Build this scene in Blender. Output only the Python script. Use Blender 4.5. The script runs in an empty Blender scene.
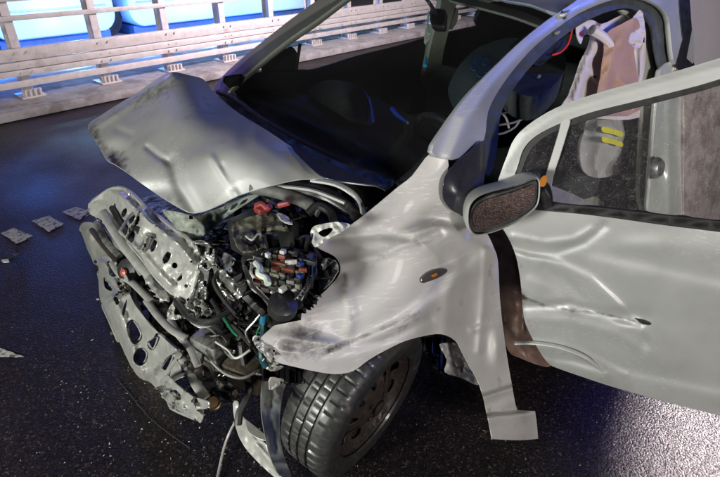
import bpy, bmesh, math, random
import numpy as np
from mathutils import Vector, Matrix, noise
random.seed(7)
R = math.radians
S = bpy.context.scene
COL = S.collection

# ------------------------------------------------------------------ camera, world, lights, exposure
FPX, PITCH, ROLL, YAW = 505.977, 0.53727, 0.0121, -2.23231
CAM = Vector((0.75263, 1.69017, 1.63802))
Fw = Vector((math.cos(YAW)*math.cos(PITCH), math.sin(YAW)*math.cos(PITCH), -math.sin(PITCH)))
Rt0 = Fw.cross(Vector((0, 0, 1))).normalized(); Up0 = Rt0.cross(Fw)
Rt = Rt0*math.cos(ROLL)+Up0*math.sin(ROLL); Up = -Rt0*math.sin(ROLL)+Up0*math.cos(ROLL)
cd = bpy.data.cameras.new('camera'); cam = bpy.data.objects.new('camera', cd); COL.objects.link(cam)
cd.sensor_width = 36; cd.lens = FPX/720*36; cd.clip_end = 500; cd.clip_start = .02
M3 = Matrix((Rt, Up, -Fw)).transposed(); cam.matrix_world = Matrix.Translation(CAM) @ M3.to_4x4()
S.camera = cam
W = bpy.data.worlds.new('World'); S.world = W; W.use_nodes = True
nt = W.node_tree; bg = nt.nodes['Background']
sk = nt.nodes.new('ShaderNodeTexSky'); sk.sky_type = 'NISHITA'; sk.sun_disc = False
sk.sun_elevation = R(-6); sk.sun_rotation = R(120)
nt.links.new(sk.outputs[0], bg.inputs[0]); bg.inputs[1].default_value = 0.12
S.view_settings.view_transform = 'Standard'; S.view_settings.look = 'None'; S.view_settings.gamma = 1
S.view_settings.exposure = 0.0

def lamp(name, kind, loc, target, energy, color, size=.5, spot=60, blend=.5):
    l = bpy.data.lights.new(name, kind); l.energy = energy; l.color = color
    if kind == 'AREA': l.shape = 'DISK'; l.size = size
    else: l.shadow_soft_size = size
    if kind == 'SPOT': l.spot_size = R(spot); l.spot_blend = blend
    o = bpy.data.objects.new(name, l); COL.objects.link(o); o.location = loc
    o.rotation_euler = (Vector(target)-Vector(loc)).to_track_quat('-Z', 'Y').to_euler()
    return o
# floodlight of the rescue crew behind the photographer
lamp('work_light', 'AREA', (3.6, 1.0, 1.3), (-.1, .4, .6), 175, (1, 1, .94), .8)
# warm street light on the near side
lamp('street_light', 'AREA', (.3, 5.4, 2.3), (-.4, .9, .7), 120, (1, .93, .90), .8)
# far floodlight behind the car: glitter on the wet road
lamp('rear_floodlight', 'SPOT', (-8.5, 2.2, 5.6), (-1.85, 2.1, 0), 26000, (1, .88, .88), .12, 12.2, .18)
lamp('rear_beacon', 'SPOT', (-8.0, .9, 4.6), (-1.05, 1.34, 0), 650, (.14, .12, 1), .12, 5, .7)
# white light on the railing
lamp('rail_floodlight', 'SPOT', (-4.2, -1.6, 3.0), (-4.2, -5.6, .7), 2300, (1, .84, .9), .3, 120, .9)
lamp('rail_floodlight', 'SPOT', (1.2, -1.6, 3.4), (.2, -5.0, .6), 170, (1, .88, .86), .3, 60, .9)
# blue beacons
lamp('beacon_left', 'AREA', (-.5, -6.6, 2.6), (.8, -2.0, 0), 24, (.34, .26, 1), .5)
lamp('beacon_right', 'SPOT', (-5.0, 3.0, 3.9), (-.75, .68, 1.25), 550, (.06, .14, 1), .2, 17, .6)
lamp('airbag_fill', 'SPOT', (-.9, 4.6, 2.0), (-1.5, .7, 1.15), 170, (1, .93, .95), .12, 26, .6)  # unseen fill spot, added to brighten the airbag and door pillar
lamp('beacon_front', 'AREA', (-2.6, -3.2, 3.3), (-.1, 0, 1.0), 4, (.1, .2, 1), .6)
_rd = Vector((-.981, -.193, 0)).normalized(); _rn = Vector((-.193, .981, 0)).normalized()
for _s, _w, _z, _e in ((1.45, -2.3, .8, 46), (4.0, -2.3, .85, 52), (6.2, -2.3, .85, 40)):
    _p = Vector((.23, -4.91, 0))+_rd*_s+_rn*_w+Vector((0, 0, _z)); lamp('vehicle_floodlight', 'POINT', _p, _p-_rn, _e, (.32, .7, 1), .12)
for _s in (.3, 2.6, 5.0):
    _p = Vector((.23, -4.91, 0))+_rd*_s+_rn*-2.2+Vector((0, 0, .2)); lamp('vehicle_beacon', 'POINT', _p, _p-_rn, 90, (.01, .2, 1), .2)

# ------------------------------------------------------------------ geometry of the view
def ray(u, v): return (Fw*FPX + Rt*(u-360) + Up*(238.5-v))
def P(u, v, **k):
    d = ray(u, v); ax, val = list(k.items())[0]; i = 'xyz'.index(ax)
    return CAM + d*((val-CAM[i])/d[i])
def PP(u, v, p0, n):
    d = ray(u, v); return CAM + d*((Vector(p0)-CAM).dot(n)/d.dot(n))
def mx(u, v, w): return P(u, v, x=w)
def my(u, v, w): return P(u, v, y=w)
def mz(u, v, w): return P(u, v, z=w)
SN = Vector((0, 1, .28)).normalized()
def mside(u, v, w=0): return PP(u, v, Vector((0, .80, .9))+SN*w, SN)
FN = Vector((0, -1, .28)).normalized()
def mfar(u, v, w=0): return PP(u, v, Vector((0, -.80, .9))+FN*w, FN)
WN = Vector((.46, 0, .62)).normalized()
def mws(u, v, w=0):
    p = PP(u, v, Vector((-.30, 0, .98))+WN*w, WN)
    return p
DD = Vector((-.483, .875, 0)).normalized(); DN = Vector((.875, .483, 0)).normalized()
def mdoor(u, v, w=0):
    z = .8; un_ = Vector((DN.x, DN.y, .28)); d = ray(u, v); q = CAM + d*((-.02+w+.28*.95-CAM.dot(un_))/d.dot(un_))
    if q.z >= .95: return q
    for _ in range(6):
        c = -.02-.02*(.95-z)-.14*(.95-z)*abs(.95-z)
        p = PP(u, v, DN*(c+w), DN); z = p.z
    return p

# ------------------------------------------------------------------ helpers
def link(o, name, parent=None):
    o.name = name; COL.objects.link(o)
    if parent: o.parent = parent
    return o
def finish(bm, name, mat, parent=None, smooth=True, ang=40):
    bmesh.ops.recalc_face_normals(bm, faces=bm.faces[:])
    me = bpy.data.meshes.new(name); bm.to_mesh(me); bm.free()
    if smooth:
        for p in me.polygons: p.use_smooth = True
        try: me.set_sharp_from_angle(angle=R(ang))
        except Exception: pass
    me.materials.append(mat)
    return link(bpy.data.objects.new(name, me), name, parent)
def thing(name, label, cat, loc=(0, 0, 0), group=None):
    o = bpy.data.objects.new(name, None); COL.objects.link(o); o.location = loc
    o.empty_display_size = .1
    return tag(o, label, cat, group)
def tag(o, label, cat, group=None):
    o['label'] = label; o['category'] = cat
    if group: o['group'] = group
    return o
def struct(o): o['kind'] = 'structure'; return o
def wloc(o):
    t = Vector()
    while o: t += o.location; o = o.parent
    return t
def rel(p, parent): return Vector(p)-wloc(parent)

class RBF:
    def __init__(s, c, reg=.01):
        c = np.array(c, float); s.x = c[:, :2]/100; n = len(c)
        d = np.linalg.norm(s.x[:, None]-s.x[None], axis=2)
        K = np.where(d > 0, d*d*np.log(d+1e-9), 0)+np.eye(n)*reg
        Pm = np.hstack([np.ones((n, 1)), s.x]); A = np.zeros((n+3, n+3)); A[:n, :n] = K; A[:n, n:] = Pm; A[n:, :n] = Pm.T
        s.w = np.linalg.solve(A, np.concatenate([c[:, 2], [0, 0, 0]])); s.n = n
    def __call__(s, u, v):
        d = np.hypot(s.x[:, 0]-u/100, s.x[:, 1]-v/100)
        return float((np.where(d > 0, d*d*np.log(d+1e-9), 0)*s.w[:s.n]).sum()+s.w[s.n]+s.w[s.n+1]*u/100+s.w[s.n+2]*v/100)
def segd(u, v, pts):
    best = 1e9; sg = 1; bp = 0
    for (x0, y0), (x1, y1) in zip(pts, pts[1:]):
        dx, dy = x1-x0, y1-y0; t = max(0, min(1, ((u-x0)*dx+(v-y0)*dy)/(dx*dx+dy*dy)))
        d = math.hypot(u-x0-t*dx, v-y0-t*dy)
        c = (dx*(v-y0)-dy*(u-x0))/math.hypot(dx, dy)
        if d < best-1e-5 or (d < best+1e-5 and abs(c) > bp): best = min(best, d); sg = c; bp = abs(c)
    return best, sg
def crease(pts, wid, dep): return lambda u, v: dep*math.exp(-(segd(u, v, pts)[0]/wid)**2)
def soft(pts, wid, dep): return crease(pts, wid*1.7, dep*.8)
def step(pts, wid, dep):
    def f(u, v):
        d, s = segd(u, v, pts); return dep*math.tanh(s/wid)*math.exp(-(d/(wid*5))**2)
    return f
def bump(u0, v0, ru, rv, dep): return lambda u, v: dep*math.exp(-((u-u0)/ru)**2-((v-v0)/rv)**2)
def crump(sc, amp, seed=0):
    return lambda u, v: amp*(1-2*abs(noise.noise(Vector((u/sc, v/sc, seed)))))
def smooth_poly(pts, n=3):
    out = []; L = len(pts)
    for i in range(L):
        p0, p1, p2, p3 = [Vector(pts[(i+k-1) % L]) for k in range(4)]
        for j in range(n):
            t = j/n
            out.append(tuple(.5*((2*p1)+(p2-p0)*t+(2*p0-5*p1+4*p2-p3)*t*t+(3*p1-p0-3*p2+p3)*t**3)))
    return out
def spline(pts, n=6):
    pts = [Vector(p) for p in pts]; q = [pts[0]]+pts+[pts[-1]]; out = []
    for i in range(1, len(q)-2):
        p0, p1, p2, p3 = q[i-1:i+3]
        for j in range(n):
            t = j/n; out.append(.5*((2*p1)+(p2-p0)*t+(2*p0-5*p1+4*p2-p3)*t*t+(3*p1-p0-3*p2+p3)*t**3))
    out.append(pts[-1]); return out
def sheet(name, outline, mode, depth, mat, parent, holes=(), dents=(), stepx=4, thick=.003, smooth=3, off=-1, ang=50, dirt_shade=()):
    """a pressed sheet: outline and holes, cut to a fine grid and bent over its depth field"""
    if callable(depth): D = depth
    elif isinstance(depth, (int, float)): D = lambda u, v: depth
    else: D = RBF(depth)
    bm = bmesh.new()
    ol = smooth_poly(outline, smooth) if smooth > 1 else outline
    vs = [bm.verts.new((u, v, 0)) for u, v in ol]
    if holes:
        es = [bm.edges.new((vs[i], vs[(i+1) % len(vs)])) for i in range(len(vs))]
        for h in holes:
            hl = smooth_poly(h, 3) if len(h) < 12 else h
            hv = [bm.verts.new((u, v, 0)) for u, v in hl]
            es += [bm.edges.new((hv[i], hv[(i+1) % len(hv)])) for i in range(len(hv))]
        bmesh.ops.triangle_fill(bm, edges=es, use_beauty=True)
    else: bm.faces.new(vs)
    us = [p[0] for p in ol]; vv = [p[1] for p in ol]
    for ax, lo, hi in ((0, min(us), max(us)), (1, min(vv), max(vv))):
        x = lo+stepx*.53
        while x < hi:
            co = Vector((x, 0, 0)) if ax == 0 else Vector((0, x, 0)); no = Vector((1, 0, 0)) if ax == 0 else Vector((0, 1, 0))
            bmesh.ops.bisect_plane(bm, geom=bm.verts[:]+bm.edges[:]+bm.faces[:], dist=1e-4, plane_co=co, plane_no=no)
            x += stepx
    bmesh.ops.remove_doubles(bm, verts=bm.verts[:], dist=.05)
    bmesh.ops.holes_fill(bm, edges=bm.edges[:], sides=8)
    def pos(u, w):
        d = D(u, w)
        for f in dents: d += f(u, w)
        return mode(u, w, d)
    h = .8; org = wloc(parent); nor = []; UV = [(v.co.x, v.co.y) for v in bm.verts]; bm.verts.index_update(); bm.verts.ensure_lookup_table()
    for v in bm.verts:
        u, w = v.co.x, v.co.y; p = pos(u, w); n = (pos(u+h, w)-pos(u-h, w)).cross(pos(u, w+h)-pos(u, w-h))
        if n.dot(CAM-p if mode is not mrim else WAX) < 0: n = -n
        nor.append(n.normalized()); v.co = p
    V = [v.co.copy() for v in bm.verts]; F = [[v.index for v in f.verts] for f in bm.faces if f.calc_area() > 1e-12]
    E_ = {}
    for f in F:
        for i in range(len(f)): E_.setdefault(frozenset((f[i], f[(i+1) % len(f)])), []).append((f[i], f[(i+1) % len(f)]))
    bm.free()
    # consistent winding, facing along the analytic normals
    for f in F:
        c = Vector()
        for i in range(len(f)): c += V[f[i]].cross(V[f[(i+1) % len(f)]])
        if c.dot(nor[f[0]]) < 0: f.reverse()
    allv = list(V); alln = list(nor); faces = list(F); nv = len(V)
    if thick:
        allv += [p-n*thick for p, n in zip(V, nor)]; alln += [-n for n in nor]; faces += [[i+nv for i in reversed(f)] for f in F]
        bset = {}
        for f in F:
            for i in range(len(f)):
                a, b = f[i], f[(i+1) % len(f)]
                if len(E_[frozenset((a, b))]) == 1: bset[(a, b)] = (V[b]-V[a]).cross(nor[a])
        vn = {}
        for (a, b), t in bset.items():
            if t.length > 0: t = t.normalized()
            vn[a] = vn.get(a, Vector())+t; vn[b] = vn.get(b, Vector())+t
        idx = {}
        for a, t in vn.items():
            t = t.normalized() if t.length > 0 else nor[a]; idx[a] = len(allv)
            allv.append(V[a].copy()); alln.append((t+nor[a]*.9).normalized())
            allv.append(V[a]-nor[a]*thick*.5+t*min(thick*.25, .0015)); alln.append(t)
            allv.append(V[a]-nor[a]*thick); alln.append((t-nor[a]*.9).normalized())
        for (a, b) in bset:
            faces.append([idx[b], idx[a], idx[a]+1, idx[b]+1]); faces.append([idx[b]+1, idx[a]+1, idx[a]+2, idx[b]+2])
    me = bpy.data.meshes.new(name); me.from_pydata([p-org for p in allv], [], faces)
    for p in me.polygons: p.use_smooth = True
    me.normals_split_custom_set_from_vertices([tuple(n) for n in alln])
    if dirt_shade:
        at = me.attributes.new('dirt_shade', 'FLOAT', 'POINT')
        for i, (u, w) in enumerate(UV): at.data[i].value = min(1, sum(f(u, w) for f in dirt_shade))
    me.materials.append(mat)
    return link(bpy.data.objects.new(name, me), name, parent)
mrim = None; WAX = Vector((-.26, 1, -.15)).normalized()
def tube(name, pts, r, mat, parent=None, n=8, sm=5, rs=None, bm0=None, flat=1):
    bm = bm0 or bmesh.new(); q = spline(pts, sm) if sm > 1 else [Vector(p) for p in pts]
    rings = []; up = Vector((.13, .31, .94))
    for i, p in enumerate(q):
        t = (q[min(i+1, len(q)-1)]-q[max(i-1, 0)]).normalized()
        a = t.cross(up)
        if a.length < .05: a = t.cross(Vector((1, 0, 0)))
        a.normalize(); b = t.cross(a); rr = r if rs is None else rs[0]+(rs[1]-rs[0])*i/(len(q)-1)
        rings.append([bm.verts.new(rel(p+a*math.cos(k*6.2832/n)*rr+b*math.sin(k*6.2832/n)*rr*flat, parent)) for k in range(n)])
    for A, B in zip(rings, rings[1:]):
        for k in range(n): bm.faces.new((A[k], A[(k+1) % n], B[(k+1) % n], B[k]))
    bm.faces.new(rings[0]); bm.faces.new(rings[-1][::-1])
    if bm0: return bm
    return finish(bm, name, mat, parent)
def box(bm, c, s, rot=None, bev=0, parent=None, jit=0):
    r = bmesh.ops.create_cube(bm, size=1); vs = r['verts']
    Mr = rot.to_3x3() if rot else Matrix.Identity(3)
    for v in vs:
        v.co = Vector((v.co.x*s[0], v.co.y*s[1], v.co.z*s[2]))
        if jit: v.co += Vector([random.uniform(-jit, jit) for _ in range(3)])
    if bev:
        es = list({e for v in vs for e in v.link_edges})
        r = bmesh.ops.bevel(bm, geom=es, offset=bev, segments=2, affect='EDGES', profile=.6)
        vs = list({v for f in r['faces'] for v in f.verts} | {v for v in vs if v.is_valid})
    c = rel(c, parent)
    for v in vs: v.co = Mr @ v.co + c
    return bm
def abox(name, c, s, mat, parent=None, rot=None, bev=.004, jit=0):
    return finish(box(bmesh.new(), c, s, rot, bev, parent, jit), name, mat, parent, ang=35)
def lathe(name, prof, mat, parent, c, axis, n=40, bm0=None):
    """prof: list of (radius, along axis)"""
    bm = bm0 or bmesh.new(); axis = Vector(axis).normalized(); a = axis.orthogonal().normalized(); b = axis.cross(a); rings = []
    for r, h in prof:
        rings.append([bm.verts.new(rel(Vector(c)+axis*h+(a*math.cos(k*6.28318/n)+b*math.sin(k*6.28318/n))*max(r, 1e-4), parent)) for k in range(n)])
    for A, B in zip(rings, rings[1:]):
        for k in range(n): bm.faces.new((A[k], A[(k+1) % n], B[(k+1) % n], B[k]))
    if bm0: return bm
    bmesh.ops.remove_doubles(bm, verts=bm.verts[:], dist=2e-4)
    return finish(bm, name, mat, parent)
def rz(a, ax='Z'): return Matrix.Rotation(R(a), 3, ax)

# ------------------------------------------------------------------ materials
def mat(name, col, rough=.5, metal=0, coat=0, var=.15, vscale=20, bumps=(), spec=.5, rvar=0, col2=None, c2scale=6, c2lo=.5, c2hi=.62, coatr=.08, emit=None, estr=0, dirty=0):
    m = bpy.data.materials.new(name); m.use_nodes = True; t = m.node_tree; N = t.nodes; L = t.links; b = N['Principled BSDF']
    tc = N.new('ShaderNodeTexCoord')
    nz = N.new('ShaderNodeTexNoise'); nz.inputs['Scale'].default_value = vscale; nz.inputs['Detail'].default_value = 6; L.new(tc.outputs['Object'], nz.inputs[0])
    mr = N.new('ShaderNodeMapRange'); mr.inputs[1].default_value = .3; mr.inputs[2].default_value = .7; mr.inputs[3].default_value = 1-var; mr.inputs[4].default_value = 1+var; L.new(nz.outputs[0], mr.inputs[0])
    mm = N.new('ShaderNodeMix'); mm.data_type = 'RGBA'; mm.blend_type = 'MULTIPLY'; mm.inputs[0].default_value = 1; mm.inputs[6].default_value = (*col, 1); L.new(mr.outputs[0], mm.inputs[7])
    out = mm.outputs[2]
    if col2:
        n2 = N.new('ShaderNodeTexNoise'); n2.inputs['Scale'].default_value = c2scale; n2.inputs['Detail'].default_value = 8; n2.inputs['Roughness'].default_value = .65; L.new(tc.outputs['Object'], n2.inputs[0])
        r2 = N.new('ShaderNodeMapRange'); r2.inputs[1].default_value = c2lo; r2.inputs[2].default_value = c2hi; L.new(n2.outputs[0], r2.inputs[0])
        m2 = N.new('ShaderNodeMix'); m2.data_type = 'RGBA'; L.new(r2.outputs[0], m2.inputs[0]); L.new(out, m2.inputs[6]); m2.inputs[7].default_value = (*col2, 1); out = m2.outputs[2]
    if dirty:
        at = N.new('ShaderNodeAttribute'); at.attribute_name = 'dirt_shade'  # mask for real dirt and for the bonnet's painted dark reflection
        n7 = N.new('ShaderNodeTexNoise'); n7.inputs['Scale'].default_value = 28; n7.inputs['Detail'].default_value = 9; n7.inputs['Roughness'].default_value = .7; L.new(tc.outputs['Object'], n7.inputs[0])
        a7 = N.new('ShaderNodeMath'); a7.operation = 'ADD'; L.new(at.outputs['Fac'], a7.inputs[0]); L.new(n7.outputs[0], a7.inputs[1])
        r7 = N.new('ShaderNodeMapRange'); r7.inputs[1].default_value = .85; r7.inputs[2].default_value = 1.25; L.new(a7.outputs[0], r7.inputs[0])
        m7 = N.new('ShaderNodeMix'); m7.data_type = 'RGBA'; L.new(r7.outputs[0], m7.inputs[0]); L.new(out, m7.inputs[6]); m7.inputs[7].default_value = (.045, .036, .03, 1); out = m7.outputs[2]
        mp = N.new('ShaderNodeMapping'); mp.inputs['Rotation'].default_value = (0, .5, .3); mp.inputs['Scale'].default_value = (5, 60, 160); L.new(tc.outputs['Object'], mp.inputs[0])
        n8 = N.new('ShaderNodeTexNoise'); n8.inputs['Scale'].default_value = 1; n8.inputs['Detail'].default_value = 3; L.new(mp.outputs[0], n8.inputs[0])
        r8 = N.new('ShaderNodeMapRange'); r8.inputs[1].default_value = .57; r8.inputs[2].default_value = .64; r8.inputs[4].default_value = dirty; L.new(n8.outputs[0], r8.inputs[0])
        n9 = N.new('ShaderNodeTexNoise'); n9.inputs['Scale'].default_value = 3; L.new(tc.outputs['Object'], n9.inputs[0])
        r9 = N.new('ShaderNodeMapRange'); r9.inputs[1].default_value = .48; r9.inputs[2].default_value = .62; L.new(n9.outputs[0], r9.inputs[0])
        k9 = N.new('ShaderNodeMath'); k9.operation = 'MULTIPLY'; L.new(r8.outputs[0], k9.inputs[0]); L.new(r9.outputs[0], k9.inputs[1])
        m8 = N.new('ShaderNodeMix'); m8.data_type = 'RGBA'; L.new(k9.outputs[0], m8.inputs[0]); L.new(out, m8.inputs[6]); m8.inputs[7].default_value = (.72, .72, .70, 1); out = m8.outputs[2]
    L.new(out, b.inputs['Base Color'])
    b.inputs['Metallic'].default_value = metal; b.inputs['Coat Weight'].default_value = coat; b.inputs['Coat Roughness'].default_value = coatr
    b.inputs['Specular IOR Level'].default_value = spec
    if rvar:
        n3 = N.new('ShaderNodeTexNoise'); n3.inputs['Scale'].default_value = vscale*.5; n3.inputs['Detail'].default_value = 5; L.new(tc.outputs['Object'], n3.inputs[0])
        r3 = N.new('ShaderNodeMapRange'); r3.inputs[1].default_value = .3; r3.inputs[2].default_value = .7; r3.inputs[3].default_value = max(.02, rough-rvar); r3.inputs[4].default_value = rough+rvar
        L.new(n3.outputs[0], r3.inputs[0]); L.new(r3.outputs[0], b.inputs['Roughness'])
    else: b.inputs['Roughness'].default_value = rough
    prev = None
    for sc, st, dist in bumps:
        n4 = N.new('ShaderNodeTexNoise'); n4.inputs['Scale'].default_value = sc; n4.inputs['Detail'].default_value = 3; L.new(tc.outputs['Object'], n4.inputs[0])
        bu = N.new('ShaderNodeBump'); bu.inputs['Strength'].default_value = st; bu.inputs['Distance'].default_value = dist; L.new(n4.outputs[0], bu.inputs['Height'])
        if prev: L.new(prev.outputs[0], bu.inputs['Normal'])
        prev = bu
    if prev: L.new(prev.outputs[0], b.inputs['Normal'])
    if emit: b.inputs['Emission Color'].default_value = (*emit, 1); b.inputs['Emission Strength'].default_value = estr
    return m
def glass(name, tint, refl_rough=.03, drops=0, alpha=.0, dcol=(.8, .75, .75)):
    m = bpy.data.materials.new(name); m.use_nodes = True; t = m.node_tree; N = t.nodes; L = t.links; N.clear()
    o = N.new('ShaderNodeOutputMaterial'); tr = N.new('ShaderNodeBsdfTransparent'); tr.inputs[0].default_value = (*tint, 1)
    gl = N.new('ShaderNodeBsdfGlossy'); gl.inputs['Roughness'].default_value = refl_rough
    lw = N.new('ShaderNodeLayerWeight'); pw = N.new('ShaderNodeMath'); pw.operation = 'POWER'; L.new(lw.outputs['Facing'], pw.inputs[0]); pw.inputs[1].default_value = 5; lw.inputs[0].default_value = .5
    fr = N.new('ShaderNodeMath'); fr.operation = 'MULTIPLY_ADD'; L.new(pw.outputs[0], fr.inputs[0]); fr.inputs[1].default_value = .9; fr.inputs[2].default_value = .05
    mx_ = N.new('ShaderNodeMixShader'); L.new(fr.outputs[0], mx_.inputs[0]); L.new(tr.outputs[0], mx_.inputs[1]); L.new(gl.outputs[0], mx_.inputs[2])
    last = mx_
    if drops:
        tc = N.new('ShaderNodeTexCoord'); vo = N.new('ShaderNodeTexVoronoi'); vo.inputs['Scale'].default_value = drops; L.new(tc.outputs['Object'], vo.inputs[0])
        n = N.new('ShaderNodeTexNoise'); n.inputs['Scale'].default_value = drops*.13; L.new(tc.outputs['Object'], n.inputs[0])
        th = N.new('ShaderNodeMath'); th.operation = 'MULTIPLY'; L.new(n.outputs[0], th.inputs[0]); th.inputs[1].default_value = .52
        lt = N.new('ShaderNodeMath'); lt.operation = 'LESS_THAN'; L.new(vo.outputs['Distance'], lt.inputs[0]); L.new(th.outputs[0], lt.inputs[1])
        k = N.new('ShaderNodeMath'); k.operation = 'MULTIPLY'; L.new(lt.outputs[0], k.inputs[0]); k.inputs[1].default_value = .36
        bu = N.new('ShaderNodeBump'); bu.inputs['Strength'].default_value = 1; bu.inputs['Distance'].default_value = .004; bu.invert = True; L.new(vo.outputs['Distance'], bu.inputs['Height'])
        g2 = N.new('ShaderNodeBsdfPrincipled'); g2.inputs['Base Color'].default_value = (*dcol, 1); g2.inputs['Roughness'].default_value = .08; g2.inputs['Specular IOR Level'].default_value = 1; L.new(bu.outputs[0], g2.inputs['Normal'])
        g2.inputs['Metallic'].default_value = .3
        m3 = N.new('ShaderNodeMixShader'); L.new(k.outputs[0], m3.inputs[0]); L.new(last.outputs[0], m3.inputs[1]); L.new(g2.outputs[0], m3.inputs[2]); last = m3
    if alpha:
        df = N.new('ShaderNodeBsdfDiffuse'); df.inputs[0].default_value = (.55, .52, .56, 1)
        m4 = N.new('ShaderNodeMixShader'); m4.inputs[0].default_value = alpha; L.new(last.outputs[0], m4.inputs[1]); L.new(df.outputs[0], m4.inputs[2]); last = m4
    L.new(last.outputs[0], o.inputs[0]); return m

PAINT = mat('silver_paint', (.45, .46, .445), .54, .48, .08, .05, 9, [(900, .05, .001)], rvar=.06, col2=(.30, .29, .26), c2scale=7, c2lo=.6, c2hi=.8, dirty=.25)
PAINT_S = mat('scraped_paint', (.46, .455, .44), .56, .4, .05, .07, 12, [(60, .06, .001), (900, .05, .001)], rvar=.1, col2=(.22, .19, .16), c2scale=9, c2lo=.62, c2hi=.74, dirty=.4)
STEEL = mat('galvanised_steel', (.39, .395, .365), .42, .35, .15, .12, 35, [(80, .15, .002)], rvar=.1, col2=(.2, .18, .15), c2scale=14, c2lo=.62, c2hi=.76)
BARE = mat('torn_metal', (.36, .37, .35), .35, .7, 0, .3, 40, [(120, .3, .002)], rvar=.12, col2=(.08, .07, .06), c2scale=18, c2lo=.48, c2hi=.62)
BLACKP = mat('black_plastic', (.018, .018, .019), .42, 0, 0, .3, 40, [(300, .2, .001)], rvar=.12, col2=(.07, .065, .055), c2scale=22, c2lo=.56, c2hi=.7)
BOXM = mat('fuse_box_plastic', (.014, .014, .014), .4, 0, .1, .3, 40, [(200, .2, .001)], rvar=.1)
RUB = mat('black_rubber', (.014, .014, .014), .5, 0, 0, .2, 60, [(200, .15, .001)], rvar=.1)
TYRE = mat('tyre_rubber', (.026, .027, .026), .42, 0, .12, .25, 60, [(260, .15, .001)], rvar=.12, col2=(.10, .09, .08), c2scale=20, c2lo=.58, c2hi=.75)
RUST = mat('rusty_steel', (.045, .034, .031), .5, .25, .1, .4, 30, [(90, .4, .003)], rvar=.15, col2=(.035, .025, .02), c2scale=12, c2lo=.45, c2hi=.6)
BROWN = mat('brown_reflection_metal', (.16, .10, .08), .4, .3, .3, .25, 20, [(80, .1, .002)], rvar=.1)  # brown of the reflected asphalt, put into the base colour
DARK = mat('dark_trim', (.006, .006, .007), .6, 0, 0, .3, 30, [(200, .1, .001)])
DASH = mat('dashboard_plastic', (.012, .012, .014), .5, 0, .1, .3, 25, [(350, .2, .001)])
SEAT = mat('seat_fabric', (.026, .032, .032), .9, 0, 0, .3, 60, [(500, .4, .002)])
KHAKI = mat('dusty_battery_top', (.13, .13, .09), .6, .1, 0, .5, 40, [(100, .5, .004)], col2=(.03, .03, .025), c2scale=16, c2lo=.48, c2hi=.6)
PILLAR = mat('pillar_trim', (.33, .34, .29), .55, 0, 0, .08, 20)
LINER = mat('headliner', (.25, .25, .21), .9, 0, 0, .1, 30)
CLOTH = mat('airbag_cloth', (.66, .60, .62), .85, 0, 0, .06, 12, [(700, .25, .001)])
CLOTHB = mat('airbag_cloth_tan', (.42, .26, .19), .85, 0, 0, .1, 12, [(700, .25, .001)])
RED = mat('red_plastic', (.2, .03, .028), .4, 0, 0, .3, 40)
ORANGE = mat('orange_fuse', (.15, .04, .022), .4)
GREEN = mat('green_plastic', (.015, .14, .07), .35)
TEAL = mat('blue_green_hose', (.01, .05, .06), .35, 0, .2)
BLUEP = mat('blue_plastic', (.015, .03, .13), .35)
WHITE = mat('white_plastic', (.48, .49, .45), .45, 0, .1, .35, 50, col2=(.12, .11, .09), c2scale=25, c2lo=.55, c2hi=.68)
BRASS = mat('brass_fitting', (.45, .3, .16), .3, .9)
AMBER = mat('amber_lens', (.42, .15, .02), .2, 0, .4, .1, 30, emit=None)
BLUE_REFL = mat('blue_reflection', (.02, .09, .75), .4, 0, .3)  # blue reflections in the cabin, painted as a colour
CYANP = mat('cyan_print', (.02, .25, .5), .7)
RAILM = mat('pale_rail_paint', (.56, .52, .52), .45, .1, .1, .1, 14, [(200, .15, .002)], rvar=.1, col2=(.34, .29, .27), c2scale=6, c2lo=.55, c2hi=.75)
CONC = mat('worn_concrete', (.33, .31, .32), .75, 0, 0, .2, 9, [(60, .4, .01), (300, .3, .003)], col2=(.2, .18, .18), c2scale=3)
MARK = mat('worn_road_paint', (.42, .41, .37), .5, 0, 0, .3, 90, [(150, .6, .002)], col2=(.03, .03, .03), c2scale=40, c2lo=.50, c2hi=.62)
GWS = glass('windscreen_glass', (.72, .76, .74), .02, 0, .012)
GDR = glass('wet_door_glass', (.84, .86, .84), .04, 380, .03)
GRR = glass('wet_rear_glass', (.5, .5, .55), .06, 150, .6)
GSM = glass('mirror_clear', (.9, .9, .9))
def mirror_mat():
    m = mat('wet_mirror_glass', (.045, .028, .024), .3, .5, .4, .5, 90, [(300, .5, .003)], col2=(.3, .26, .24), c2scale=90, c2lo=.66, c2hi=.72); return m  # brown base colour paints the asphalt mirrored in the glass
MIRG = mirror_mat()

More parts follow.
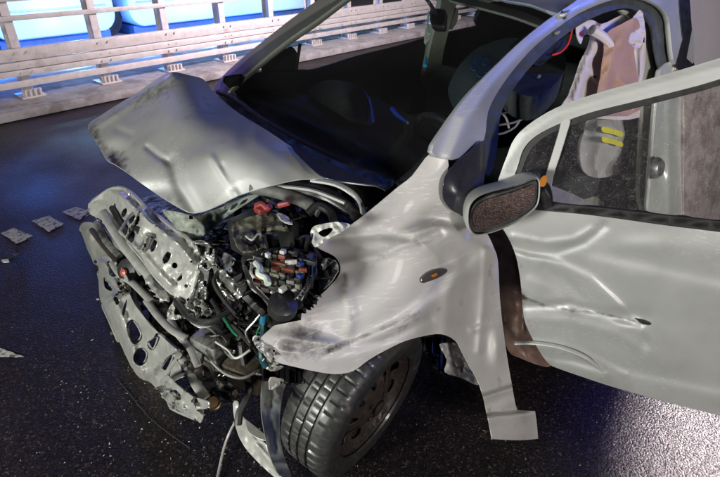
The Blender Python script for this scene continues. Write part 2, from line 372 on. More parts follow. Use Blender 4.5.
def asphalt():
    m = bpy.data.materials.new('wet_asphalt'); m.use_nodes = True; t = m.node_tree; N = t.nodes; L = t.links; b = N['Principled BSDF']
    tc = N.new('ShaderNodeTexCoord')
    def nz(s, d=2, r=.5):
        n = N.new('ShaderNodeTexNoise'); n.inputs['Scale'].default_value = s; n.inputs['Detail'].default_value = d; n.inputs['Roughness'].default_value = r; L.new(tc.outputs['Object'], n.inputs[0]); return n
    vo = N.new('ShaderNodeTexVoronoi'); vo.inputs['Scale'].default_value = 150; L.new(tc.outputs['Object'], vo.inputs[0])
    cr = N.new('ShaderNodeValToRGB'); e = cr.color_ramp.elements; e[0].position = .0; e[0].color = (.004, .003, .0035, 1); e[1].position = 1; e[1].color = (.06, .045, .045, 1)
    e2 = cr.color_ramp.elements.new(.72); e2.color = (.009, .006, .007, 1)
    e3 = cr.color_ramp.elements.new(.9); e3.color = (.022, .014, .014, 1)
    sp = N.new('ShaderNodeSeparateColor'); L.new(vo.outputs['Color'], sp.inputs[0]); L.new(sp.outputs[0], cr.inputs[0])
    big = nz(1.3, 6, .6); mr = N.new('ShaderNodeMapRange'); mr.inputs[1].default_value = .3; mr.inputs[2].default_value = .7; mr.inputs[3].default_value = .7; mr.inputs[4].default_value = 1.3; L.new(big.outputs[0], mr.inputs[0])
    mm = N.new('ShaderNodeMix'); mm.data_type = 'RGBA'; mm.blend_type = 'MULTIPLY'; mm.inputs[0].default_value = 1; L.new(cr.outputs[0], mm.inputs[6]); L.new(mr.outputs[0], mm.inputs[7])
    L.new(mm.outputs[2], b.inputs['Base Color'])
    r = N.new('ShaderNodeMapRange'); r.inputs[1].default_value = .35; r.inputs[2].default_value = .65; r.inputs[3].default_value = .3; r.inputs[4].default_value = .5
    L.new(big.outputs[0], r.inputs[0]); L.new(r.outputs[0], b.inputs['Roughness'])
    b1 = N.new('ShaderNodeBump'); b1.inputs['Strength'].default_value = 1; b1.inputs['Distance'].default_value = .0024; L.new(vo.outputs['Distance'], b1.inputs['Height']); b1.invert = True
    n5 = nz(120, 3, .6); b2 = N.new('ShaderNodeBump'); b2.inputs['Strength'].default_value = .8; b2.inputs['Distance'].default_value = .0036; L.new(n5.outputs[0], b2.inputs['Height']); L.new(b1.outputs[0], b2.inputs['Normal'])
    L.new(b2.outputs[0], b.inputs['Normal']); b.inputs['Specular IOR Level'].default_value = .35
    return m
ASPH = asphalt()

# ------------------------------------------------------------------ setting
RD = Vector((-.981, -.193, 0)).normalized(); RN = Vector((-.193, .981, 0)).normalized()   # rail direction / towards the road
RP = Vector((.23, -4.91, 0))
def mrail(u, v, w=0): return PP(u, v, RP+RN*w, RN)
bm = bmesh.new(); bmesh.ops.create_grid(bm, x_segments=2, y_segments=2, size=150)
road = struct(finish(bm, 'road', ASPH)); road['label'] = 'dark wet asphalt road around the wrecked car'
def along(s, w, z): return RP+RD*s+RN*w+Vector((0, 0, z))
k0 = (P(0, 125, z=0)-RP).dot(RN)
def bar(name, s0, s1, w0, w1, z0, z1, m, parent=None, bev=.006):
    bm = bmesh.new(); c = along((s0+s1)/2, (w0+w1)/2, (z0+z1)/2); rot = Matrix.Rotation(math.atan2(RD.y, RD.x), 3, 'Z')
    box(bm, c, (abs(s1-s0), abs(w1-w0), abs(z1-z0)), rot, bev, parent); return finish(bm, name, m, parent, ang=35)
kerb = struct(bar('kerb', -8, 26, k0, -1.0, 0.004, .10, CONC, None, .02))
FAR = struct(bar('bridge_deck', -30, 60, -1.0, -60, .0045, .05, mat('far_deck', (.25, .27, .3), .35, 0, 0, .2, 4, [(40, .4, .01)])))

# ------------------------------------------------------------------ road markings
def marking(pts, label):
    rnd = random.Random(int(pts[0][0]*7+99)); q = [P(u, v, z=.004) for u, v in pts]; ring = []
    for p0, p1 in zip(q, q[1:]+q[:1]):
        for k in range(9): ring.append(p0.lerp(p1, k/9)+Vector((rnd.uniform(-.003, .003), rnd.uniform(-.003, .003), 0)))
    bm = bmesh.new(); f = bm.faces.new([bm.verts.new(p) for p in ring])
    g = bmesh.ops.extrude_face_region(bm, geom=[f])
    for v in [v for v in g['geom'] if isinstance(v, bmesh.types.BMVert)]: v.co.z += .0015
    o = struct(finish(bm, 'road_marking', MARK)); o['label'] = label; return o
marking([(1, 233), (14, 228), (33, 236), (17, 244)], 'first worn white road dash at the left picture edge')
marking([(32, 221), (49, 216), (64, 224), (49, 232)], 'worn white road dash between two others')
marking([(62, 212), (75, 207), (90, 211), (80, 220)], 'worn white road dash next to the crushed car front')
marking([(88, 205), (101, 198), (115, 202), (104, 209)], 'worn white road dash half hidden by the crushed car front')
marking([(-60, 330), (-2, 347), (25, 357), (-2, 357), (-60, 362)], 'tip of a large white road arrow at the left edge')

# ------------------------------------------------------------------ bridge railing
rail = thing('guard_rail', 'pale steel bridge railing with bolted posts along the kerb', 'railing', along(2, 0, .1))
bar('rail_beam', -3, 22, .02, .09, .485, .61, RAILM, rail, .012)
bar('rail_beam', -3, 22, .03, .105, .405, .480, RAILM, rail, .012)
bar('rail_beam', -3, 22, .02, .09, .335, .40, RAILM, rail, .012)
bar('lower_rail', -3, 22, .02, .06, .215, .285, RAILM, rail, .01)
bar('upper_rail', -3, 22, .0, .035, .862, .912, RAILM, rail, .01)
bar('upper_rail', -3, 22, .0, .035, 1.04, 1.09, RAILM, rail, .01)
RA = math.atan2(RD.y, RD.x); RROT = Matrix.Rotation(RA, 3, 'Z')
def post_mesh():
    bm = bmesh.new(); tilt = Matrix.Rotation(R(-6), 3, RD)
    for dx, sx, w, sw in ((0, .012, -.075, .15), (0, .085, -.004, .01), (0, .085, -.146, .01)):
        box(bm, along(0, w, .63)-along(0, 0, .10), (sx, sw, 1.06), RROT, .002)
    for k in (-1, 1):
        for z in (.45, .57, .37): 
            bmesh.ops.create_cone(bm, segments=6, cap_ends=True, radius1=.011, radius2=.011, depth=.02, matrix=Matrix.Translation(along(k*.055, .105, z)-along(0, 0, .10)) @ Matrix.Rotation(RA, 4, 'Z') @ Matrix.Rotation(R(90), 4, 'X'))
    return bm
def foot_mesh():
    bm = bmesh.new(); o = along(0, 0, .10)
    box(bm, along(0, -.03, .11)-o, (.24, .26, .02), RROT, .004)
    box(bm, along(0, .05, .15)-o, (.20, .03, .07), RROT, .008)
    for k in (-1.5, -.5, .5, 1.5): box(bm, along(k*.05, .075, .15)-o, (.022, .05, .075), RROT, .005)
    return bm
pm = fm = None; lab = {}
for i in range(-2, 22):
    s = .03+.862*i; base = along(s, 0, .10)-rail.location
    if pm is None:
        p0 = finish(post_mesh(), 'post', RAILM, rail, ang=35); pm = p0.data; p0.location = base
        f0 = finish(foot_mesh(), 'base_plate', RAILM, p0, ang=35); fm = f0.data
    else:
        p = link(bpy.data.objects.new('post', pm), 'post', rail); p.location = base
        link(bpy.data.objects.new('base_plate', fm), 'base_plate', p)
# vehicles standing beyond the railing, only their lower flanks in the frame
def far_vehicle(s0, s1, label):
    t = thing('parked_vehicle', label, 'vehicle', along((s0+s1)/2, -3, .05), 'blue lit vehicles beyond the railing')
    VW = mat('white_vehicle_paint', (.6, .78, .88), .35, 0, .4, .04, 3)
    n = 8; L = s1-s0; rad = .28; prof = []
    for (cx, cz, a0) in ((s1-rad, .2+rad, -90), (s1-rad*1.2, 2.1-rad, 0), (s0+rad*1.2, 2.1-rad, 90), (s0+rad, .2+rad, 180)):
        for k in range(n+1): a = R(a0+90*k/n); prof.append((cx+rad*math.cos(a), cz+rad*math.sin(a)))
    bm = bmesh.new(); rings = []
    for w, ins in ((-3.0, .05), (-3.03, .012), (-3.1, 0), (-4.6, 0), (-4.7, .05)):
        mcx = (s0+s1)/2; rings.append([bm.verts.new(along(mcx+(x-mcx)*(1-ins), w, 1.1+(z-1.1)*(1-ins))-t.location) for x, z in prof])
    for A, B in zip(rings, rings[1:]):
        for k in range(len(prof)): bm.faces.new((A[k], A[(k+1) % len(prof)], B[(k+1) % len(prof)], B[k]))
    bm.faces.new(rings[0]); bm.faces.new(rings[-1]); finish(bm, 'body', VW, t)
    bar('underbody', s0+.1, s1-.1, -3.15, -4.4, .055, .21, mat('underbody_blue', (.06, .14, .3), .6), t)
    bar('rub_strip', s0+.15, s1-.15, -2.985, -3.01, .60, .63, mat('grey_strip', (.35, .4, .45), .5), t, .004)
    for sx in (s0+.5*L-.9, s0+.5*L+.9):
        w = lathe('wheel', [(.02, 0), (.2, 0), (.22, .01), (.3, .02), (.31, .06), (.31, .16), (.2, .18)], RUB, t, along(sx, -3.3, .36), -RN, 24)
    bar('window', s0+.35, s1-.5, -2.985, -3.01, 1.2, 1.75, DARK, t, .01)
    return t
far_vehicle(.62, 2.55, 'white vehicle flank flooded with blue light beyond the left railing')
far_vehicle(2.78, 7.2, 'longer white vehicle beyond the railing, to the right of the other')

# ------------------------------------------------------------------ the car
car = thing('wrecked_car', 'silver hatchback with crushed front, buckled bonnet and open door', 'car', (-.6, 0, 0))

# bonnet
hood_pts = [(88, 125), (103, 114), (120, 103), (140, 91), (160, 77), (172, 72), (188, 75), (203, 79), (212, 90), (220, 98), (240, 114), (268, 131), (300, 152), (335, 168), (379, 184),
            (352, 183), (318, 179), (295, 180), (270, 186), (240, 195), (215, 207), (195, 213), (178, 207), (160, 196), (142, 184), (128, 173), (114, 164), (107, 160), (100, 148), (93, 137)]
hood_d = [(88, 125, .93), (107, 160, .90), (128, 175, .89), (160, 196, .87), (195, 213, .84), (140, 91, 1.03), (160, 135, 1.0), (190, 170, .945), (240, 195, .90), (175, 72, 1.12),
          (200, 105, 1.07), (235, 140, 1.03), (262, 165, 1.0), (275, 186, .96), (203, 79, 1.08), (218, 97, 1.03), (250, 121, 1.02), (300, 152, 1.005), (320, 178, .975), (379, 184, .985), (340, 170, 1.0)]
hood_dents = [soft([(92, 128), (140, 97), (172, 75)], 3, .012), step([(120, 170), (165, 158), (205, 150), (262, 134)], 9, .006),
              crease([(195, 213), (180, 188), (172, 160)], 6.5, -0.0084), crease([(255, 140), (300, 172)], 7.8, 0.0028), crease([(212, 158), (226, 178), (237, 196)], 3.9, 0.0042), crease([(222, 166), (232, 188)], 3.25, -0.0028),
              crease([(148, 148), (158, 156), (168, 162)], 3.25, -0.0063), crease([(118, 130), (130, 134)], 3.9, -0.0035), bump(112, 152, 14, 10, -.016), bump(150, 192, 18, 8, -.012), bump(240, 128, 50, 14, .008),
              crump(60, .0025, 3), step([(305, 156), (345, 180), (378, 184)], 4, .005)]
hood_dirt_shade = [lambda u, v: .33*math.exp(-(segd(u, v, [(92, 126), (135, 102), (172, 80)])[0]/12)**2), lambda u, v: .3*math.exp(-((u-215)/28)**2-((v-110)/16)**2), lambda u, v: .45*math.exp(-(segd(u, v, [(92, 134), (106, 150), (126, 160)])[0]/9)**2), lambda u, v: .35*math.exp(-(segd(u, v, [(150, 176), (165, 196), (185, 204)])[0]/8)**2),
             lambda u, v: .5*math.exp(-(segd(u, v, [(112, 160), (130, 176)])[0]/5)**2), lambda u, v: .25*math.exp(-((u-175)/40)**2-((v-100)/18)**2)]  # lower left zones are dirt; upper zones paint the dark reflection
sheet('bonnet', hood_pts, mz, RBF(hood_d, .04), PAINT, car, dents=hood_dents, stepx=2.4, thick=.005, dirt_shade=hood_dirt_shade)
# bonnet underside frame hanging below the lip
sheet('bonnet_frame', [(163, 211), (178, 212), (195, 216), (215, 210), (240, 199), (262, 193), (246, 204), (225, 218), (208, 232), (195, 240), (180, 232), (170, 221)], mz, [(163, 211, .82), (195, 216, .82), (262, 193, .90), (195, 240, .73), (225, 218, .78), (180, 230, .75)],
      mat('underbonnet_grey', (.17, .19, .16), .6, .1, 0, .35, 30, [(60, .3, .004)]), car, holes=[[(222, 212), (228, 209), (226, 213), (221, 216)], [(232, 206), (238, 203), (235, 208), (230, 210)], [(242, 201), (248, 199), (245, 203), (240, 205)]],
      dents=[crump(12, .006, 2), crease([(190, 214), (205, 228)], 3, .012)], stepx=4)
# scuttle panel between bonnet and windscreen
sheet('scuttle_panel', [(219, 97), (232, 101), (262, 121), (300, 143), (345, 164), (392, 180), (386, 190), (379, 187), (335, 172), (300, 155), (262, 130), (235, 112)], mz, .975, BLACKP, car, dents=[crump(10, .003)], thick=.004)
sheet('navy_corner', [(292, 147), (318, 157), (345, 170), (381, 185), (352, 182), (326, 178), (309, 166)], mz, RBF([(292, 147, 1.03), (318, 157, 1.03), (345, 170, 1.02), (381, 185, 1.0), (352, 182, 1.0), (309, 166, 1.02)]), mat('navy_gloss_cover', (.02, .022, .05), .3, .2, .5), car, stepx=3, thick=.004)  # separate navy sheet over the rear corner of the bonnet
# near wing
w_out = [(316, 244), (333, 236), (352, 224), (368, 212), (385, 198), (398, 187), (412, 176), (432, 152), (448, 160), (446, 178), (443, 194), (449, 207), (462, 216), (474, 222), (486, 232), (494, 248), (498, 262), (500, 300), (504, 335), (508, 362), (512, 385),
         (515, 402), (517, 409), (517.4, 409.6), (518, 410), (526, 410.5), (534.5, 411), (535, 411.4), (535.2, 412), (537, 425), (538, 437.5), (538, 438.2), (537.4, 438.6), (520, 440), (493, 438.8), (492.3, 438.5), (492, 438), (488, 418), (483, 396), (478, 381), (470, 367), (462, 352), (455, 340), (441, 334), (424, 336), (405, 341), (388, 349), (370, 359), (353, 371), (335, 374),
         (314, 371), (296, 367), (277, 362), (263, 353), (256, 344), (268, 331), (283, 319), (300, 308), (318, 297), (330, 286), (339, 275), (340, 265), (334, 256), (322, 250)]
w_d = [(316, 244, .60), (339, 268, .66), (330, 286, .69), (300, 308, .715), (256, 344, .72), (352, 224, .64), (398, 187, .66), (432, 152, .735), (448, 160, .75), (446, 178, .77), (385, 235, .75), (400, 280, .82), (370, 320, .82), (320, 345, .79), (296, 367, .76),
       (353, 371, .81), (395, 346, .86), (441, 335, .87), (430, 290, .86), (433, 240, .80), (470, 235, .81), (470, 270, .85), (470, 310, .88), (494, 262, .845), (500, 320, .88), (478, 380, .97), (508, 362, .97), (492, 438, 1.10), (538, 438, 1.14), (515, 405, 1.06), (486, 232, .80)]
w_dents = [crease([(330, 238), (380, 234), (420, 240), (440, 232)], 5.2, -0.0052), step([(408, 230), (432, 222), (455, 228), (474, 240)], 4, .006), bump(435, 218, 16, 8, -.010), crease([(341, 264), (380, 256), (412, 240)], 5.2, 0.0039),
           step([(300, 336), (350, 344), (395, 322), (440, 290), (470, 262)], 5, .005), crease([(286, 344), (330, 352), (385, 340), (430, 318)], 5.2, -0.0039), crease([(345, 282), (352, 312), (348, 330)], 6.5, 0.0039),
           crease([(458, 262), (448, 300), (445, 334)], 7.8, 0.00455), bump(468, 302, 12, 30, -.008), crease([(486, 250), (483, 300), (479, 350)], 3.9, 0.0039), bump(497, 345, 7, 16, .012), crease([(484, 398), (514, 388)], 3.9, 0.0104),
           step([(488, 415), (520, 412)], 2, .010), crease([(472, 330), (500, 322)], 3.9, 0.0039), crump(60, .003, 8)]
w_dirt = [lambda u, v: .3*math.exp(-((u-310)/26)**2-((v-325)/14)**2), lambda u, v: .35*math.exp(-(segd(u, v, [(345, 275), (352, 320)])[0]/5)**2), lambda u, v: .28*math.exp(-((u-300)/45)**2-((v-340)/30)**2), lambda u, v: .35*math.exp(-((u-300)/30)**2-((v-350)/16)**2), lambda u, v: .5*math.exp(-(segd(u, v, [(330, 350), (380, 330), (420, 312)])[0]/4)**2), lambda u, v: .4*math.exp(-((u-335)/14)**2-((v-280)/12)**2),
          lambda u, v: .35*math.exp(-(segd(u, v, [(462, 300), (455, 340), (480, 380)])[0]/6)**2), lambda u, v: .3*math.exp(-(segd(u, v, [(500, 405), (520, 436)])[0]/8)**2)]
WR = RBF(w_d, .6)
sheet('front_wing', w_out, my, WR, PAINT_S, car, dents=w_dents, stepx=2.2, thick=.003, dirt_shade=w_dirt)
# side repeater on the wing
rp = sheet('side_repeater', [(422, 279), (427, 274), (436, 270), (446, 269), (447, 272), (440, 277), (430, 281), (423, 283)], my, lambda u, v: WR(u, v)+.007+sum(f(u, v) for f in w_dents), mat('clear_lens', (.10, .09, .09), .1, .3, .8), car, stepx=3, thick=.008)
sheet('bulb', [(432, 276), (434, 274), (437, 273), (437, 275), (434, 277)], my, lambda u, v: WR(u, v)+.011+sum(f(u, v) for f in w_dents), AMBER, rp, stepx=3, thick=.003)
# wing inner flange and light reflector rests
sheet('inner_wing', [(312, 228), (322, 224), (338, 222), (350, 225), (340, 233), (326, 240), (316, 247), (311, 240)], mz, [(312, 228, .93), (350, 225, .95), (316, 247, .90)], WHITE, car, holes=[[(318, 233), (326, 228), (333, 229), (325, 237)]], dents=[crump(9, .008)], stepx=3)
sheet('lamp_housing', [(300, 303), (304, 290), (311, 276), (318, 262), (327, 258), (336, 262), (338, 271), (328, 285), (314, 297)], mz, [(300, 303, .72), (318, 262, .80), (336, 262, .84), (314, 297, .74)], WHITE, car, holes=[[(322, 275), (327, 266), (332, 268), (328, 279)]], dents=[crump(8, .012), crease([(305, 300), (322, 265)], 3, .015)], stepx=3)
# bonnet hinge arm
tube('bonnet_hinge', [P(312, 180, z=.97), P(335, 184, z=.98), P(352, 193, z=.97), P(361, 204, z=.93), P(364, 216, z=.89)], .011, PAINT, car, 8, flat=.55)

# pillars and roof
a_out = [(432, 152), (445, 128), (462, 103), (480, 82), (502, 60), (524, 39), (548, 20), (572, 4), (600, -14), (650, -24), (684, -16), (690, 10), (694, 62), (676, 66), (671, 40), (668, 16), (655, 3), (632, -3), (606, 2), (580, 13), (556, 29), (534, 47), (515, 68), (499, 90), (488, 112), (484, 140), (470, 151), (452, 160)]
sheet('side_frame', a_out, mside, 0, PAINT, car, dents=[crease([(452, 156), (466, 120), (492, 84), (530, 44), (575, 12), (610, -6)], 9, .014), crump(60, .002)], stepx=3, thick=.02, ang=60)
sheet('door_opening_seal', [(484, 142), (488, 112), (499, 90), (515, 68), (534, 47), (556, 29), (580, 13), (606, 2), (632, -3), (653, 3), (666, 16), (670, 40), (674, 66), (662, 72), (656, 50), (652, 26), (640, 12), (625, 8), (604, 13), (582, 24), (560, 39), (540, 57), (523, 76), (508, 98), (500, 118), (497, 150), (490, 175), (482, 165)],
      mside, -.03, mat('grey_inner_frame', (.07, .08, .085), .5, .2, .2, .2), car, dents=[crump(20, .003)], stepx=4, thick=.012)
sheet('inner_side_trim', [(655, 70), (651, 30), (640, 14), (622, 10), (636, 24), (641, 45), (640, 75), (643, 120), (640, 200), (655, 215), (663, 150), (664, 90)], mside, -.07, PILLAR, car, stepx=5, thick=.02)
sheet('door_pillar', [(661, 70), (678, 64), (684, 110), (684, 160), (682, 225), (650, 225), (652, 160), (656, 110)], mside, -.012, mat('white_inner_paint', (.6, .64, .6), .35, .3, .5, .08), car, dents=[bump(660, 170, 6, 12, -.015), crease([(670, 100), (668, 215)], 4, .008)], stepx=4, thick=.02)
# latch on door pillar
lathe('door_latch', [(.001, .02), (.035, .018), (.045, .008), (.05, -.005)], BARE, car, mside(657, 168, .01), SN, 24)
# quarter panel black triangle
sheet('quarter_panel', [(443, 195), (445, 178), (456, 163), (470, 152), (484, 141), (485, 165), (484, 190), (486, 205), (484, 214), (470, 217), (455, 212), (447, 205)], my, [(443, 195, .775), (484, 141, .76), (484, 214, .81), (460, 190, .795)], mat('gloss_black_panel', (.02, .02, .03), .25, 0, .6, .3, 15, rvar=.08), car, stepx=4, thick=.006, dents=[bump(460, 200, 12, 12, .008)])
# front hinge pillar between wing and door, brown asphalt reflection painted into its colour
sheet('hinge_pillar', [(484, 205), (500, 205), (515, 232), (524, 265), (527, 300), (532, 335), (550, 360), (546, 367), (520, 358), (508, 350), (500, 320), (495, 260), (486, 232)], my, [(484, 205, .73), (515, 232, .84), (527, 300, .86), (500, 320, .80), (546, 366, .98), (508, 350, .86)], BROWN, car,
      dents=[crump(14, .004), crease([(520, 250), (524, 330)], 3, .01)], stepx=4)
sheet('sill', [(440, 345), (455, 343), (470, 352), (480, 372), (478, 385), (462, 378), (445, 372), (447, 360)], my, .84, PAINT_S, car, dents=[crump(8, .012)], stepx=3)
# roof
sheet('roof', [(500, -2), (530, 4), (562, 14), (576, 4), (600, -14), (590, -24), (540, -24), (500, -16)], mz, [(500, -2, 1.43), (562, 14, 1.43), (600, -14, 1.475), (540, -24, 1.48)], PAINT, car, stepx=6, thick=.012)
sheet('headliner_edge', [(452, -6), (480, 1), (520, 11), (552, 23), (562, 28), (556, 32), (545, 28), (515, 17), (478, 7), (450, 0)], mz, 1.37, LINER, car, stepx=6, thick=.01)
# windscreen with its rubber
ws_out = [(220, 90), (236, 70), (262, 48), (300, 22), (340, -2), (370, -14), (430, -12), (480, -4), (530, 6), (562, 16), (540, 34), (515, 58), (490, 84), (468, 108), (450, 130), (432, 152), (415, 170), (398, 184), (360, 172), (310, 150), (262, 122)]
sheet('windscreen', ws_out, mws, 0, GWS, car, stepx=12, thick=.0, dents=[bump(380, 90, 130, 90, .02)])
tube('windscreen_seal', [mws(u, v, .004) for u, v in [(398, 186), (415, 172), (433, 152), (451, 129), (469, 107), (491, 83), (516, 57), (541, 33), (563, 15)]], .017, RUB, car, 8)
tube('windscreen_seal', [mws(u, v, .004) for u, v in [(218, 92), (235, 99), (262, 119), (300, 141), (345, 162), (396, 182)]], .012, RUB, car, 8)
# far pillar (silver outside, trim inside)
FPM = mat('far_pillar_paint', (.36, .35, .32), .4, .4, .4, .06)
sheet('far_pillar', [(213, 92), (222, 77), (240, 60), (262, 42), (290, 20), (315, 2), (340, -16), (368, -18), (345, -2), (316, 20), (290, 38), (268, 55), (250, 70), (236, 82), (222, 96)], mws, -.005, FPM, car, stepx=5, thick=.03)
sheet('far_mirror_sail', [(262, 72), (266, 58), (284, 50), (292, 47), (298, 56), (296, 72), (280, 74)], mfar, 0, DARK, car, stepx=5)
tube('far_window_post', [mfar(296, 72, 0), mfar(300, 44, 0)], .009, RUB, car, 6)
sheet('far_roof_rail', [(340, -16), (400, -18), (470, -4), (520, 10), (500, 12), (450, 3), (400, -4), (360, -6)], mfar, 0, PILLAR, car, stepx=6, thick=.03)
B = sheet('far_door_pillar', [(424, 88), (428, 60), (436, 25), (441, 5), (443, -8), (462, -6), (455, 8), (449, 30), (443, 55), (437, 90)], mfar, -.075, PILLAR, car, stepx=5, thick=.04)
sheet('seat_belt_guide', [(447, 14), (452, 7), (458, 10), (457, 22), (451, 30), (446, 25)], mfar, -.07, LINER, B, stepx=4, thick=.02)
# far doors, seen from inside
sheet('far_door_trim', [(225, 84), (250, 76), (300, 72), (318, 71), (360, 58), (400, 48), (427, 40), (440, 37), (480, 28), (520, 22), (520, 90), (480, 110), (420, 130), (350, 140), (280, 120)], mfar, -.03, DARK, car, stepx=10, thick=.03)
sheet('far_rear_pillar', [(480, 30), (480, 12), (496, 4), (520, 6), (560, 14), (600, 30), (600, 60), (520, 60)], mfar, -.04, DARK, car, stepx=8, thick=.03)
# cabin floor and rear, so that the inside is closed
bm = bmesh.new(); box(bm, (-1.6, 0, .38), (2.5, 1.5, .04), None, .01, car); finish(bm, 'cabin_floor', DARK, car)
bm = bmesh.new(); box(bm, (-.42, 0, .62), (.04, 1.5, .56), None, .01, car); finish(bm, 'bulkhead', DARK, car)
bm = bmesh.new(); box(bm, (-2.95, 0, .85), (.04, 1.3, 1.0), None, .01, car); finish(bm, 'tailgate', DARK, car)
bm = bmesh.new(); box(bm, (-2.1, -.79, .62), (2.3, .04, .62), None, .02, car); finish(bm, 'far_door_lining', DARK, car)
# roof shell behind the frame
bm = bmesh.new(); box(bm, (-2.05, 0, 1.50), (1.7, 1.06, .03), None, .012, car); finish(bm, 'roof_panel', PAINT, car)
# dashboard with instrument hood
dp = [(224, 96), (240, 82), (262, 76), (290, 74), (318, 76), (352, 84), (395, 108), (440, 130), (428, 150), (410, 168), (396, 180), (360, 168), (310, 146), (262, 118)]
sheet('dashboard', dp, mz, [(224, 96, .93), (396, 180, .93), (310, 146, .93), (262, 76, .90), (352, 84, .84), (440, 130, .84), (300, 110, .93), (370, 130, .93)], DASH, car, dents=[crease([(250, 92), (330, 130), (405, 160)], 12, .03), crump(40, .004)], stepx=5, thick=.03)
ih = sheet('instrument_hood', [(308, 92), (316, 84), (330, 80), (348, 82), (362, 88), (370, 98), (374, 110), (374, 122), (350, 118), (328, 106)], mz, [(308, 92, .95), (330, 80, .99), (348, 98, 1.03), (370, 98, .98), (374, 122, .95), (328, 106, .97)], SEAT, car, stepx=4, thick=.02)
tube('blue_edge', [P(362, 89, z=1.0), P(369, 98, z=1.0), P(372, 109, z=.99), P(373, 121, z=.97)], .006, BLUE_REFL, ih, 8)  # blue tube on the edge, put in for a reflection
# steering wheel
sw = Vector((-.80, .30, .86)); swn = Vector((.85, 0, -.45)).normalized()
a = swn.orthogonal().normalized(); b = swn.cross(a)
st = tube('steering_wheel', [sw+(a*math.cos(k*.3927)+b*math.sin(k*.3927))*.18 for k in range(17)], .015, BLACKP, car, 8, 3)
lathe('hub', [(.001, -.05), (.06, -.045), (.075, -.01), (.07, .03), (.001, .05)], BLACKP, st, sw, swn, 20)
for k in (0, 2.2, 4.1): tube('spoke', [sw+(a*math.cos(k)+b*math.sin(k))*.05, sw+(a*math.cos(k)+b*math.sin(k))*.18], .014, BLACKP, st, 6, 1)
arc_tube = tube('blue_arc', [P(392, 109, z=.97), P(397, 115, z=.97), P(404, 120, z=.97), P(408, 123, z=.97)], .007, BLUE_REFL, car, 8, rs=(.012, .004))  # second blue reflection, modelled as a coloured arc
lathe('knob', [(.001, -.006), (.006, 0), (.001, .006)], WHITE, arc_tube, P(408, 123, z=.975), (0, 0, 1), 10)
# seats
def seat(y, lbl=None):
    bm = bmesh.new()
    box(bm, (-1.35, y, .62), (.52, .50, .16), rz(-5, 'Y'), .05, car)
    o = finish(bm, 'seat', SEAT, car)
    hb = .62 if y > 0 else .34
    bk = abox('backrest', (-1.62-.1*(hb-.34), y, .63+hb/2), (.15, .48, hb), SEAT, o, rz(-17, 'Y'), .06)
    return o, bk
s1, b1_ = seat(-.36); s2, b2_ = seat(.36)
sheet('headrest', [(501, 75), (508, 50), (520, 38), (540, 30), (560, 40), (565, 70), (540, 95), (515, 92)], mz, 1.2, SEAT, s2, stepx=5, thick=.08)
hr = sheet('seat_back', [(448, 92), (452, 78), (462, 62), (476, 49), (492, 42), (510, 38), (525, 42), (512, 66), (497, 90), (480, 110), (455, 106)], mz, [(448, 92, .98), (476, 49, 1.08), (510, 38, 1.12), (490, 90, 1.02), (475, 75, 1.06)], mat('teal_grey_fabric', (.05, .085, .085), .85, 0, 0, .25, 70, [(500, .3, .002)]), car, stepx=4, thick=.06)
for k in range(5):
    cx, cy = 481+6.2*math.cos(k*1.257+.5), 66+6.6*math.sin(k*1.257+.5)
    sheet('printed_petal', [(cx+4*math.cos(j*.785), cy+3.9*math.sin(j*.785)) for j in range(8)], mz, 1.088, CYANP, hr, stepx=4, thick=.002)
# rear view mirror
rm = sheet('interior_mirror', [(430, 11), (433, 9), (444, 9), (445, 13), (444, 24), (441, 26), (431, 24)], mws, -.09, BLACKP, car, stepx=5, thick=.03)
sheet('mirror_glass', [(432, 12), (434, 11), (443, 11), (443, 23), (440, 24), (432, 22)], mws, -.084, mat('dark_mirror', (.06, .06, .07), .1, .9), rm, stepx=5, thick=.002)
tube('mirror_stem', [mws(424, -4, -.02), mws(430, 4, -.06), mws(436, 14, -.08)], .008, BLACKP, rm)
# lanyard hanging from the mirror
ln = thing('lanyard', 'pale green lanyard with a tag hanging from the interior mirror', 'lanyard', mws(428, 12, -.10))
tube('strap', [mws(429, 12, -.085), mws(427.5, 24, -.09), mws(429, 34, -.09)], .004, mat('mint_strap', (.25, .5, .4), .7), ln, 6)
sheet('tag', [(426, 28), (431, 26), (430, 36), (427, 44), (424, 42)], mws, -.09, WHITE, ln, stepx=4, thick=.003)
tube('cord', [mws(427, 43, -.09), mws(425.5, 50, -.09), mws(426, 58, -.09)], .002, mat('green_cord', (.05, .3, .2), .7), ln, 6)
tube('tassel', [mws(426, 57, -.09), mws(425, 66, -.09)], .008, CYANP, ln, 6, rs=(.004, .009))
# curtain airbag hanging in the door opening
ab = sheet('curtain_airbag', [(578, 24), (592, 20), (602, 24), (620, 16), (640, 8), (645, 14), (646, 32), (648, 60), (650, 110), (615, 120), (565, 110), (568, 96), (574, 80), (580, 62), (587, 48), (590, 36), (584, 36), (581, 44), (577, 36)], mside, -.09, CLOTH, car,
           dents=[crease([(602, 26), (588, 60), (575, 98)], 5, .03), crease([(640, 14), (620, 60), (600, 100)], 7, -.03), crease([(645, 20), (638, 100)], 4, .025), crump(26, .010, 2), crease([(590, 70), (610, 100)], 3, .02), crease([(625, 20), (612, 40)], 3, .02)], stepx=3, thick=.004, ang=80)
sheet('airbag_fold', [(606, 34), (622, 24), (636, 18), (640, 30), (634, 52), (640, 110), (598, 112), (600, 80), (604, 52)], mside, -.04, CLOTHB, ab, dents=[crease([(634, 20), (612, 60), (604, 95)], 6, .02), crump(20, .014, 6)], stepx=3, thick=.003, ang=80)
sheet('airbag_fold', [(640, 10), (645, 30), (640, 48), (630, 44), (624, 36)], mside, -.03, CLOTH, ab, dents=[crump(10, .012)], stepx=3, thick=.003)
tube('airbag_fold', [mside(592, 30, -.04), mside(603, 37, -.03), mside(611, 46, -.03), mside(611, 52, -.03)], .016, CLOTH, ab, 8, rs=(.02, .009))
